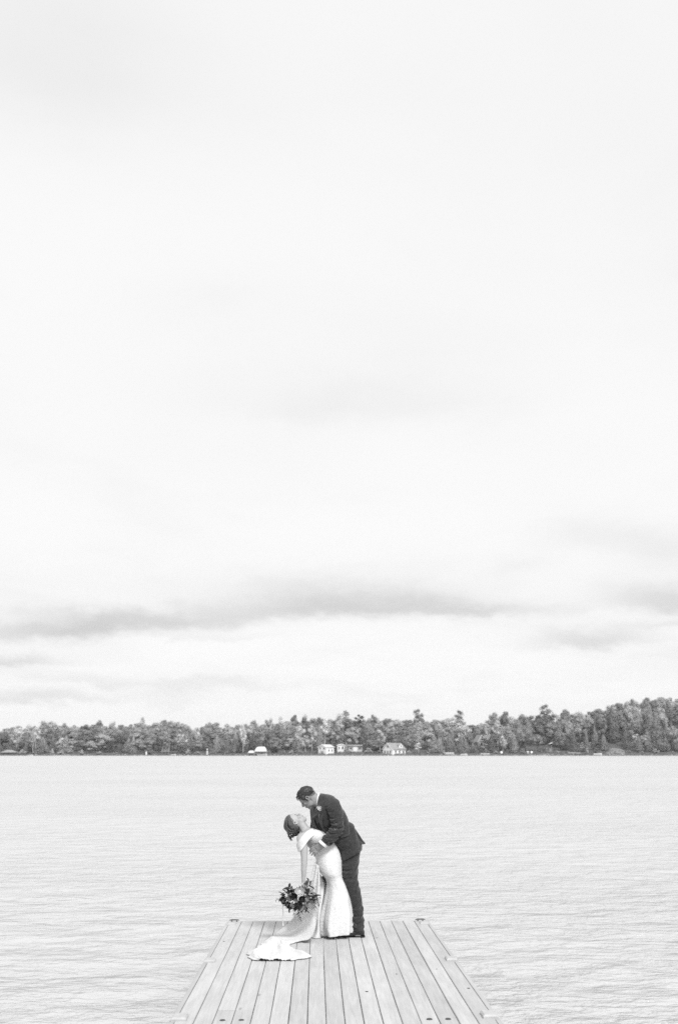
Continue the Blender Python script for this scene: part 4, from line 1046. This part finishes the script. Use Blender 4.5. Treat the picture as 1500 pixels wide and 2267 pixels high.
strip('lapel', 'suit_edge', jacket, [(704, 1788, -.02), (703, 1800, -.045), (704, 1814, -.06), (709, 1828, -.068), (719, 1842, -.07)], [(713, 1784, -.05), (716, 1797, -.082), (713, 1812, -.092), (713.5, 1828, -.09), (720, 1842, -.082)], .014)
strip('lapel', 'suit_edge', jacket, [(692, 1782, .06), (686, 1793, .04), (686.5, 1804, .03), (688, 1815, .02), (692, 1827, .01), (700, 1838, -.01)], [(697, 1783, .02), (694, 1794, .0), (693.5, 1805, -.02), (695, 1817, -.035), (699, 1829, -.045), (707, 1841, -.05)], .012)
strip('waistcoat_front', 'waistcoat', jacket, [(694.5, 1792, .0), (695, 1806, -.018), (697, 1820, -.034), (704, 1834, -.046)], [(704, 1792, -.02), (703.5, 1806, -.04), (706, 1820, -.054), (713, 1834, -.062)], .012)
strip('necktie', 'lining', man, [(697, 1791, .01), (695.5, 1800, .0), (696.5, 1812, -.012)], [(701.5, 1791, .0), (700, 1800, -.022), (700, 1812, -.04)], .012)
strip('coat_tail', 'lining', jacket, [(783, 1832, .10), (794, 1848, .08), (803, 1862, .07), (808.5, 1868.5, .06)], [(781, 1836, .07), (788, 1852, .05), (795, 1865, .045), (799.5, 1870, .045)], .16)
strip('pocket_flap', 'suit_edge', jacket, [(752, 1851.5, -.040), (762, 1848, -.042), (774, 1845.5, -.030)], [(754, 1856, -.046), (764, 1852.5, -.048), (775.5, 1850, -.034)], .012, 10)
ft1, ft2 = wr(8, 1.0, 24.0), wr(26, 1.4, 34.0)
def tf(s, th, p):
    k = bump_at(s, .40, .12) + .9 * bump_at(s, .80, .08) + 1.2 * bump_at(s, .93, .05) + .25
    return .005 * ft1(s, th) + crease(s, th, .020 * k, 64, 7, 4.2)
mb = MB(); eloft(mb, TL, 56, 220, 2.1, tf); eloft(mb, TR, 36, 120, 2.1, tf); mb.build('trousers', 'suit', man)
def shoe(dx, sy, dy):
    q = lambda L: [(a + dx, b + sy, c + dx, d + sy, e, dy) for a, b, c, d, e in L]
    mb = MB(); eloft(mb, q([(806.5, 2063, 806, 2073, .026), (803, 2056, 804, 2074.5, .036), (794, 2053, 795, 2075, .040), (783, 2057, 783, 2075.5, .042), (772, 2065, 772, 2076, .046), (762, 2069.5, 762, 2076.3, .047), (753, 2072, 753, 2076.3, .038), (748.5, 2074, 748.5, 2076.2, .018)]), 24, 36, 2.2)
    s = mb.build('shoe', 'shoe', man)
    mb = MB(); eloft(mb, q([(807.3, 2072, 807.3, 2077, .030), (804, 2073, 804, 2077.2, .040), (794, 2073, 794, 2077.2, .043), (788, 2074.2, 788, 2076.6, .042), (772, 2075.2, 772, 2077.4, .049), (760, 2075.4, 760, 2077.6, .049), (752, 2075.6, 752, 2077.4, .036), (747.5, 2075.4, 747.5, 2076.8, .014)]), 24, 30, 3.0); mb.build('sole', 'sole', s)
shoe(0, -1.6, .055); shoe(-57, -9.8, .31)
# flower pinned to the lapel
def petal_ball(mb, c, r, rr, n=14, nrm=Vector((0, -1, 0))):
    c = Vector(c); t = nrm.orthogonal().normalized(); b = nrm.cross(t)
    mb.ball(c, r * .55, 10, 8)
    for k in range(n):
        ring = k / n; a = k * 2.4; tilt = .25 + 1.05 * ring; rad = r * (.35 + .65 * ring)
        d = (t * math.cos(a) + b * math.sin(a)); o_ = c + d * rad * math.sin(tilt) * .9 + nrm * rad * math.cos(tilt) * .55
        up = (nrm * math.sin(tilt) * .5 + d * .25 + nrm * .35).normalized(); sd_ = d.cross(nrm).normalized(); w = r * (.38 + .3 * ring); vs = []
        for i in range(4):
            for j in range(4):
                u, v = i / 3 - .5, j / 3
                vs.append(o_ + sd_ * u * w * 2 * (1 - .35 * v * v) + up * (v - .4) * w * 1.6 + d * (u * u * -.5 + .35 * v * v) * w)
        mb.add(vs, [(i * 4 + j, i * 4 + j + 1, i * 4 + j + 5, i * 4 + j + 4) for i in range(3) for j in range(3)])
rr = random.Random(9)
mb = MB(); petal_ball(mb, P(706.5, 1788.5, -.072), .027, rr, 12); bt = mb.build('lapel_flower', 'rose_white', jacket)
def leaf_mesh(name, m, L, Wd, bend=.15):
    vs = []; n = 6
    for i in range(n + 1):
        t = i / n; w = Wd * math.sin(math.pi * min(1, t * .92 + .08)) ** .8; x = L * t; z = -bend * L * t * t
        vs += [(x, -w / 2, z + w * .15), (x, 0, z), (x, w / 2, z + w * .15)]
    return MB().add(vs, [(i * 3 + k, i * 3 + k + 1, i * 3 + 4 + k, i * 3 + 3 + k) for i in range(n) for k in range(2)]).mesh(name, m)
LEAFM = [leaf_mesh('leaf', 'leaf_bouquet', .075, .034), leaf_mesh('leaf', 'leaf_bouquet', .095, .026, .25), leaf_mesh('leaf', 'leaf_pale', .065, .038), leaf_mesh('leaf', 'leaf_bouquet', .055, .03)]
def place_leaf(par, me, p, d, roll, s):
    o = link('leaf', me, par); d = Vector(d).normalized(); q = d.to_track_quat('X', 'Z')
    M_ = Matrix.Translation(p) @ (q.to_matrix().to_4x4()) @ Matrix.Rotation(roll, 4, 'X') @ Matrix.Scale(s, 4)
    o.matrix_parent_inverse = wm(par).inverted(); o.matrix_basis = M_; return o
for k, (x, y, a) in enumerate(((703, 1786, 2.4), (709, 1792, -1.0), (703, 1792, -2.2), (699.5, 1788, 3.0), (705, 1797, -1.6), (706, 1802, -1.5), (705.5, 1806, -1.5))):
    place_leaf(bt, LEAFM[2 if k > 3 else k % 2], P(x, y, -.068 - .004 * k), (math.cos(a), -.25, math.sin(a)), rr.uniform(-1, 1), .42)

# ------------------------------------------------------------------ bride
bri = empty('person', P(735, 2076, .05)); bri.location.z = dock_z(bri.location.y)
tag(bri, 'woman in a white off-shoulder gown leaning back with a bouquet in her lowered hand', 'person')
BH = Head((679.3, 1812), 1, R(77), 46 * PXM, .06)
BT = [(662, 1846, 684, 1832.5, .10, .04), (661, 1856, 697, 1833, .155, .04), (671, 1866, 717, 1842, .15, .04), (682, 1877, 732, 1857, .13, .04), (691, 1889, 744, 1874, .122, .04), (698, 1901, 752, 1893, .14, .04), (700, 1918, 755, 1911, .155, .04)]
GOWN = [(668, 1856, 690, 1834.5, .150, .035), (672, 1861, 706, 1834.5, .160, .035), (678, 1867, 721, 1843, .156, .04), (684, 1877, 734, 1857, .136, .04), (692, 1889, 745.5, 1874, .128, .04), (699, 1901, 753, 1893, .145, .04), (700.5, 1918, 755.5, 1911, .162, .04), (709, 1933, 756.5, 1933, .158, .04),
        (719, 1943, 758, 1943, .145, .05), (722.5, 1955, 764, 1956, .14, .05), (721, 1966, 768.5, 1968, .14, .05), (718, 1980, 773, 1981, .148, .05), (714, 1997, 776, 1996, .16, .05), (710, 2015, 779, 2014, .175, .05), (707, 2035, 780.5, 2034, .19, .05), (707.5, 2054, 780, 2052, .20, .05), (713, 2069, 777.5, 2064, .20, .05)]
ARM = [(660, 1846, 678, 1840, .045, -.06), (656.5, 1854, 677, 1850, .052, -.09), (657.5, 1864, 679, 1862, .052, -.11), (662, 1878, 681, 1877, .048, -.135), (665.5, 1895, 680.5, 1895, .041, -.15), (666, 1910, 680, 1910, .039, -.155), (666, 1924, 678.5, 1924, .036, -.16), (667, 1940, 677, 1940, .028, -.165), (667.5, 1954, 676, 1954, .023, -.17)]
ARMF = [(676, 1842, 692, 1832, .045, .17), (690, 1846, 706, 1836, .045, .22), (708, 1842, 720, 1832, .038, .30), (724, 1832, 733, 1822, .03, .35)]
mb = MB(); BH.skull(mb, False)
eloft(mb, [(656, 1824, 672, 1814, .048, .055), (660, 1832, 677, 1822, .05, .05), (665, 1840, 683, 1830, .056, .045), (667, 1848, 690, 1834, .10, .04)], 24, 14)
eloft(mb, BT, 28, 24, shrink=.95)
eloft(mb, [(s[0], s[1], s[2], s[3], s[4], s[5]) for s in GOWN[6:14]], 20, 20, shrink=.6)
for dx, dy in ((0, -.02), (16, .12)): eloft(mb, [(722 + dx, 2000, 742 + dx, 2000, .045, dy), (726 + dx, 2040, 740 + dx, 2040, .035, dy), (722 + dx, 2068, 742 + dx, 2070, .035, dy)], 12, 10)
eloft(mb, ARM, 20, 32); eloft(mb, ARMF, 14, 16)
# lowered hand closed round the stems
eloft(mb, [(667.5, 1952, 676, 1952, .022, -.17), (667, 1957, 679, 1957, .024, -.172), (667, 1963, 681, 1963, .024, -.175), (669, 1969, 680, 1969, .018, -.175)], 16, 12)
for k in range(4):
    y = 1957.5 + k * 4.2
    finger(mb, [P(667.5, y, -.185), P(668.5, y + 1.5, -.205), P(673, y + 2.5, -.215), P(677, y + 2.5, -.207), P(678.5, y + 2, -.195)], .0085, .0068)
finger(mb, [P(677, 1956, -.18), P(680.5, 1961, -.195), P(680, 1967, -.21), P(677, 1971, -.215)], .0098, .007)
for k in range(4): finger(mb, [P(732 + k, 1824 + k * 2.6, .35), P(739, 1820 + k * 2.6, .36), P(745, 1819 + k * 2.6, .355)], .0085, .0065)
finger(mb, [P(730, 1823, .34), P(734, 1816, .35), P(738, 1812, .35)], .0098, .007)
bbody = remesh(mb, 'body', .0046, 'skin_bride', bri, 3, .35)
BH.lashes(bbody); BH.lips(bbody)
bhair = BH.hairline('hair', 'hair_bride', bri, [(-.6, -.1), (-.45, .02), (-.25, .22), (-.10, .44), (-.02, .50), (.05, .60), (.12, .72), (.22, .80), (.32, .88), (.42, .99)], .05, 7.7, .022)
rr = random.Random(77); mb = MB(); mb2 = MB()
for k in range(430):                          # locks swept back from the brow to a low knot
    y0 = rr.uniform(-.28, .28); q = rr.uniform(0, 1)
    x0 = .24 - q * .36 - abs(y0) * .4; z0 = .625 + .42 * math.sqrt(max(.04, 1 - ((x0 + .09) / .42) ** 2 - (y0 / .36) ** 2))
    p0 = BH.w(x0, y0, z0); p3 = P(652 + rr.uniform(-6, 7), 1838 + rr.uniform(-7, 7), .06 + y0 * .3)
    m1 = BH.w(x0 - .22 - .1 * q, y0 * 1.22, z0 - .08); m2 = BH.w(-.50, y0 * 1.0, .42 + rr.uniform(-.06, .06))
    (mb if rr.random() < .62 else mb2).tube([Vector(v[:3]) for v in catmull([tuple(v) + (0.0,) for v in (p0, m1, m2, p3)], 12)], [.002] + [.0032] * 9 + [.003, .0015], 5)
for k in range(70):                           # the loose knot
    a = rr.uniform(0, 6.28); r1 = rr.uniform(5, 11)
    pts = []
    for j in range(9):
        t = a + j * .5; pts.append(P(654 + math.cos(t) * r1 * .95, 1837.5 + math.sin(t) * r1 * 1.2, .06 + rr.uniform(-.045, .045) * 1.0 - .02 * math.sin(j)))
    (mb2 if rr.random() < .75 else mb).tube(pts, [.002] + [.0052] * 7 + [.002], 5)
for (pts) in (((645, 1843), (640, 1847), (638.5, 1852), (642, 1856), (646, 1860.5)), ((650, 1846), (646, 1851), (643, 1856), (644.5, 1861)), ((641, 1838), (637.5, 1845), (640, 1851), (641, 1855)), ((655, 1848), (652, 1851), (648, 1852)), ((638, 1826), (636, 1835), (638.5, 1842)), ((646, 1836), (642, 1844), (645, 1850), (643, 1857)), ((660, 1842), (655, 1849), (650, 1851), (648, 1855)), ((637, 1820), (635, 1830), (637, 1838), (636, 1845))):
    for q in range(14): (mb if q % 3 else mb2).tube([P(x + rr.uniform(-2.2, 2.2), y + rr.uniform(-.8, .8), .03 + q * .015) for x, y in pts], [.0019] * (len(pts) - 1) + [.0008], 5)
mb2.ball(P(654.5, 1837, .06), (10.5 * PXM, .055, 12 * PXM), 20, 14, None, .3)
mb.build('hair_lock', 'hair_bride', bhair); mb2.build('hair_knot', 'hair_under', bhair)

fg1, fg2 = wr(5, 1.2, 41.0, False), wr(13, 2.0, 47.0, False)
def gf(s, th, p):
    k = max(0, (s - .50) / .50); hem = .030 * k ** 1.5 * math.sin(th * 7 + 1.3 * math.sin(th * 2) + s * 2)
    pull = .0022 * math.sin(s * 44 + 5 * math.cos(th + .9) + 3 * noise.noise(Vector((s * 6, th, 2)))) * (bump_at(s, .30, .10) + .8 * bump_at(s, .12, .08))
    return hem * .9 + .008 * fg1(s, th) + .004 * fg2(s, th) + pull + .006 * k * math.sin(th * 17 + s * 4)
mb = MB(); eloft(mb, GOWN, 72, 110, 2.0, gf); gown = mb.build('gown', 'gown', bri)
def gb_(s, th, p): return .020 * s * math.sin(th * 5 + s * 3) + .004 * fg1(s, th)
mb = MB(); eloft(mb, [(700, 1934, 709, 1936, .06, .08), (703, 1946, 715, 1948, .06, .09), (703.5, 1957, 720, 1958, .07, .10), (699, 1984, 719, 1986, .10, .11), (692.5, 2012, 716, 2013, .13, .12), (691, 2040, 716, 2041, .14, .12), (688, 2056, 718, 2058, .15, .12), (680, 2067, 722, 2068, .16, .12), (674, 2071, 726, 2071.5, .16, .12)], 48, 60, 2.0, gb_)
mb.build('skirt_back', 'gown_satin', gown)
def bf(s, th, p): return .0022 * math.sin(s * 17 + 3 * math.cos(th) + 2 * noise.noise(Vector((s * 2, th, 9)))) + .005 * fg2(s * .5, th)
def band(A, B, bulge, folds):
    n, nw = 40, 16
    def rs(L): return [Vector(q[:3]) for q in catmull([tuple(P(*p)) + (0.0,) for p in L], n)]
    a_, b_ = rs(A), rs(B); vs = []; fs = []
    for i in range(n):
        for k in range(nw):
            t = k / (nw - 1); s = i / (n - 1)
            vs.append(a_[i].lerp(b_[i], t) - Vector((0, bulge * math.sin(math.pi * t) ** .6 + folds * math.sin(t * 13 + 2 * s + 1.5 * noise.noise(Vector((s * 3, t * 2, 1)))), 0)))
    N = len(vs); vs += [v + Vector((0, .012, 0)) for v in vs]
    for i in range(n - 1):
        for k in range(nw - 1):
            q = (i * nw + k, i * nw + k + 1, (i + 1) * nw + k + 1, (i + 1) * nw + k); fs.append(q); fs.append(tuple(N + e for e in q[::-1]))
        for k in (0, nw - 1): fs.append((i * nw + k, (i + 1) * nw + k, N + (i + 1) * nw + k, N + i * nw + k))
    for k in range(nw - 1):
        for i in (0, n - 1): fs.append((i * nw + k, N + i * nw + k, N + i * nw + k + 1, i * nw + k + 1))
    MB().add(vs, fs).build('shoulder_band', 'gown', gown)
band([(692, 1834, -.02), (684, 1837, -.085), (675, 1844, -.135), (665, 1855, -.155), (658, 1865, -.13), (655.5, 1872, -.07), (657, 1873, .0)], [(702, 1846, -.10), (692, 1851, -.135), (683, 1860, -.165), (674, 1873, -.19), (666, 1883, -.19), (660.5, 1886, -.14), (660, 1884, -.05)], .014, .004)
band([(694, 1834, .12), (686, 1840, .18), (680, 1848, .20)], [(702, 1842, .16), (696, 1850, .20), (688, 1858, .21)], -.01, .003)
# train: falls from the back of the skirt and spreads over the planks
def dk(px, py, h=.012): return on_dock(px, py, h)
ROWS = [(P(696, 1908, -.02), P(707, 1918, -.07)), (P(686, 1948, -.02), P(708, 1955, -.09)), (P(672, 1990, .0), P(706, 2000, -.11)), (P(655, 2022, .02), P(701, 2038, -.11)), (dk(637, 2045, .10), dk(694, 2066, .10)),
        (dk(622, 2056, .03), dk(684, 2079, .05)), (dk(604, 2071), dk(664, 2083, .022)), (dk(588, 2083), dk(645, 2089)), (dk(572, 2094), dk(640, 2095)), (dk(558, 2103), dk(655, 2105)), (dk(547, 2112), dk(688, 2117)), (dk(553, 2121), dk(668, 2122.5)), (dk(570, 2125.5), dk(648, 2126))]
def train():
    n, nw = 90, 56
    L = catmull([tuple(a) + (0.0,) for a, b in ROWS], n); Rr = catmull([tuple(b) + (0.0,) for a, b in ROWS], n); vs = []; fs = []
    for i in range(n):
        a, b = Vector(L[i][:3]), Vector(Rr[i][:3]); s = i / (n - 1)
        for k in range(nw):
            t = k / (nw - 1); p = a.lerp(b, t)
            lay = min(1, max(0, (s - .45) / .2))
            fold = math.sin(t * 15 + s * 5 + 1.5 * math.sin(s * 9)) * .5 + .8 * noise.noise(Vector((t * 5, s * 7, 3))) + .5 * noise.noise(Vector((t * 13, s * 15, 6)))
            edge = min(1, t * 12, (1 - t) * 12)
            if lay < 1: p = p + Vector((0, -1, 0)) * fold * .034 * (1 - lay) * (.3 + s)
            zf = dock_z(p.y)
            p.z += lay * edge * (.020 + .024 * fold + .05 * bump_at(s, .60, .12) * math.sin(math.pi * t)) * (1 if s < .97 else .5)
            if lay > .2:
                ed = (1 - min(1, t * 7)) - (1 - min(1, (1 - t) * 7)); p.x += ed * (.012 * math.sin(s * 120) + .03 * noise.noise(Vector((s * 16, t, 8))))
                p.y += max(0, (s - .9) / .1) * (.012 * math.sin(t * 70) + .03 * noise.noise(Vector((t * 9, 1, 4))))
                p.z = max(p.z, zf + .007 + .003 * (1 + fold))
            vs.append(p)
    N = len(vs); vs += [v + Vector((0, .003, -.004)) for v in vs]
    for i in range(n - 1):
        for k in range(nw - 1):
            q = (i * nw + k, (i + 1) * nw + k, (i + 1) * nw + k + 1, i * nw + k + 1); fs.append(q); fs.append(tuple(N + e for e in q[::-1]))
        for k in (0, nw - 1): fs.append((i * nw + k, N + i * nw + k, N + (i + 1) * nw + k, (i + 1) * nw + k))
    for k in range(nw - 1):
        for i in (0, n - 1): fs.append((i * nw + k, i * nw + k + 1, N + i * nw + k + 1, N + i * nw + k))
    MB().add(vs, fs).build('train', 'lace', gown)
train()

# ------------------------------------------------------------------ bouquet
bq = empty('bouquet', P(665, 1985, -.21)); tag(bq, 'loose bouquet of white and dark roses with trailing leaves in her lowered hand', 'bouquet')
BC = P(660, 1990, -.23); rr = random.Random(21)
mb = MB()
for k in range(12):
    a = k / 12 * 6.28; mb.tube([P(681 + 3 * math.cos(a), 1950 + 2 * math.sin(a), -.20), P(674 + math.cos(a), 1965, -.198 + .008 * math.sin(a)), P(664 + 9 * math.cos(a), 1984 + 4 * math.sin(a), -.22)], [.003, .0035, .003], 6)
mb.build('stems', 'stem', bq)
def rose(px, py, dy, r, m, name='rose'):
    mb = MB(); p = P(px, py, dy); n_ = (p - (BC + Vector((0, .06, 0)))).normalized(); n_ = (n_ + Vector((0, -1.0, 0))).normalized()
    petal_ball(mb, p, r, rr, 20, n_); mb.build(name, m, bq)
for a in ((663, 1974, -.345, .045, 'rose_white'), (655, 1978.5, -.27, .026, 'rose_pale'), (684, 2001, -.33, .044, 'rose_pale'), (676, 1990, -.31, .034, 'rose_pale'), (630, 1992, -.26, .040, 'rose_dark'), (651, 1985, -.31, .038, 'rose_dark'),
          (668, 1990, -.33, .034, 'rose_dark'), (661, 2000, -.31, .040, 'rose_dark'), (640, 2002, -.27, .036, 'rose_dark'), (648, 1974, -.26, .026, 'rose_dark'), (655, 1993, -.33, .022, 'rose_pale'), (641, 1989, -.30, .028, 'rose_pale'), (670, 2006, -.30, .034, 'rose_pale'), (648, 2003, -.31, .024, 'rose_pale')):
    rose(*a)
for k in range(130):
    a = rr.uniform(0, 6.28); q = math.sqrt(rr.uniform(.12, 1)); px, py = 660 + math.cos(a) * 33 * q, 1989 + math.sin(a) * 20 * q
    d = Vector((math.cos(a) * .8 + rr.uniform(-.5, .5), rr.uniform(-1, .1), -math.sin(a) * .8 + rr.uniform(-.5, .5)))
    place_leaf(bq, LEAFM[rr.randrange(4)], P(px, py, -.23 - .09 * math.sqrt(max(0, 1 - q * q)) * rr.uniform(.6, 1.1) + (.07 if rr.random() < .3 else 0)), d, rr.uniform(-1.2, 1.2), rr.uniform(.55, 1.1))
def sprig(pts, n, s, m=0):
    ps = [Vector(v[:3]) for v in catmull([tuple(P(x, y, d)) + (0.0,) for x, y, d in pts], 12)]
    st = MB().tube(ps, [.0026] * 11 + [.001], 5).build('sprig', 'stem', bq)
    for k in range(n):
        i = min(11, int(2 + k * 9.9 / n)); t = (ps[min(i + 1, 11)] - ps[i - 1]).normalized(); sd = t.cross(Vector((0, -1, 0))) * (1 if k % 2 else -1)
        place_leaf(st, LEAFM[m], ps[i], t * .8 + sd * .9 + Vector((0, rr.uniform(-.5, .2), 0)), rr.uniform(-.6, .6), s * rr.uniform(.95, 1.5))
sprig([(650, 1984, -.25), (632, 1986, -.26), (618, 1990, -.26), (609, 1993, -.25)], 9, .35); sprig([(645, 1976, -.24), (632, 1975, -.25), (622, 1978, -.25)], 6, .5)
sprig([(645, 1972, -.24), (641, 1966, -.25), (637, 1963, -.25)], 5, .75); sprig([(668, 1968, -.22), (680, 1958, -.20), (684, 1949, -.20)], 7, .62); sprig([(672, 1968, -.22), (686, 1960, -.21), (689, 1957, -.21)], 5, .7)
sprig([(680, 1984, -.26), (692, 1982, -.27), (703, 1988, -.27), (706, 1993, -.27)], 8, .5); sprig([(684, 1990, -.26), (695, 1994, -.28), (697, 2004, -.28), (695, 2014, -.27)], 9, .5); sprig([(686, 1978, -.25), (693, 1974, -.25)], 5, .6)
sprig([(690, 1990, -.26), (700, 1996, -.27), (706, 2001, -.27)], 6, .45); sprig([(660, 2004, -.27), (662, 2018, -.27), (663, 2037, -.26)], 9, .42); sprig([(652, 2004, -.27), (650, 2016, -.27), (654, 2026, -.26)], 8, .42)
sprig([(668, 2004, -.27), (671, 2014, -.27), (668, 2021, -.26)], 7, .42); sprig([(646, 2002, -.26), (641, 2010, -.26), (638, 2014, -.26)], 5, .45); sprig([(676, 2006, -.27), (679, 2014, -.27), (679, 2018, -.27)], 5, .4)
strip('ribbon', 'ribbon', bq, [(625, 1996, -.20), (624.2, 2010, -.19), (625.4, 2024, -.20), (624.6, 2037, -.19), (625.6, 2049, -.20)], [(627.6, 1996, -.205), (627, 2010, -.21), (628, 2024, -.205), (627.2, 2037, -.21), (628, 2049, -.20)], .002)
strip('ribbon', 'ribbon', bq, [(668, 1975, -.20), (662, 2000, -.19), (655, 2030, -.19)], [(670, 1976, -.20), (664, 2001, -.20), (657, 2031, -.20)], .002)

# ================================================================== thin lake haze
def haze():
    m = bpy.data.materials.new('thin_haze'); m.use_nodes = True; t = NT(m.node_tree); t.n.clear()
    o = t.new('ShaderNodeOutputMaterial'); v = t.new('ShaderNodeVolumePrincipled')
    v.inputs['Color'].default_value = g3(1.0); v.inputs['Density'].default_value = .00015; v.inputs['Anisotropy'].default_value = .2
    t.l.new(v.outputs[0], o.inputs['Volume']); MATS['thin_haze'] = m
    h = MB().box((-2750, -260, -12), (2750, 1420, 44)).build('haze', 'thin_haze', None, False)
    tag(h, 'thin pale haze over the lake', 'haze', kind='stuff')
haze()
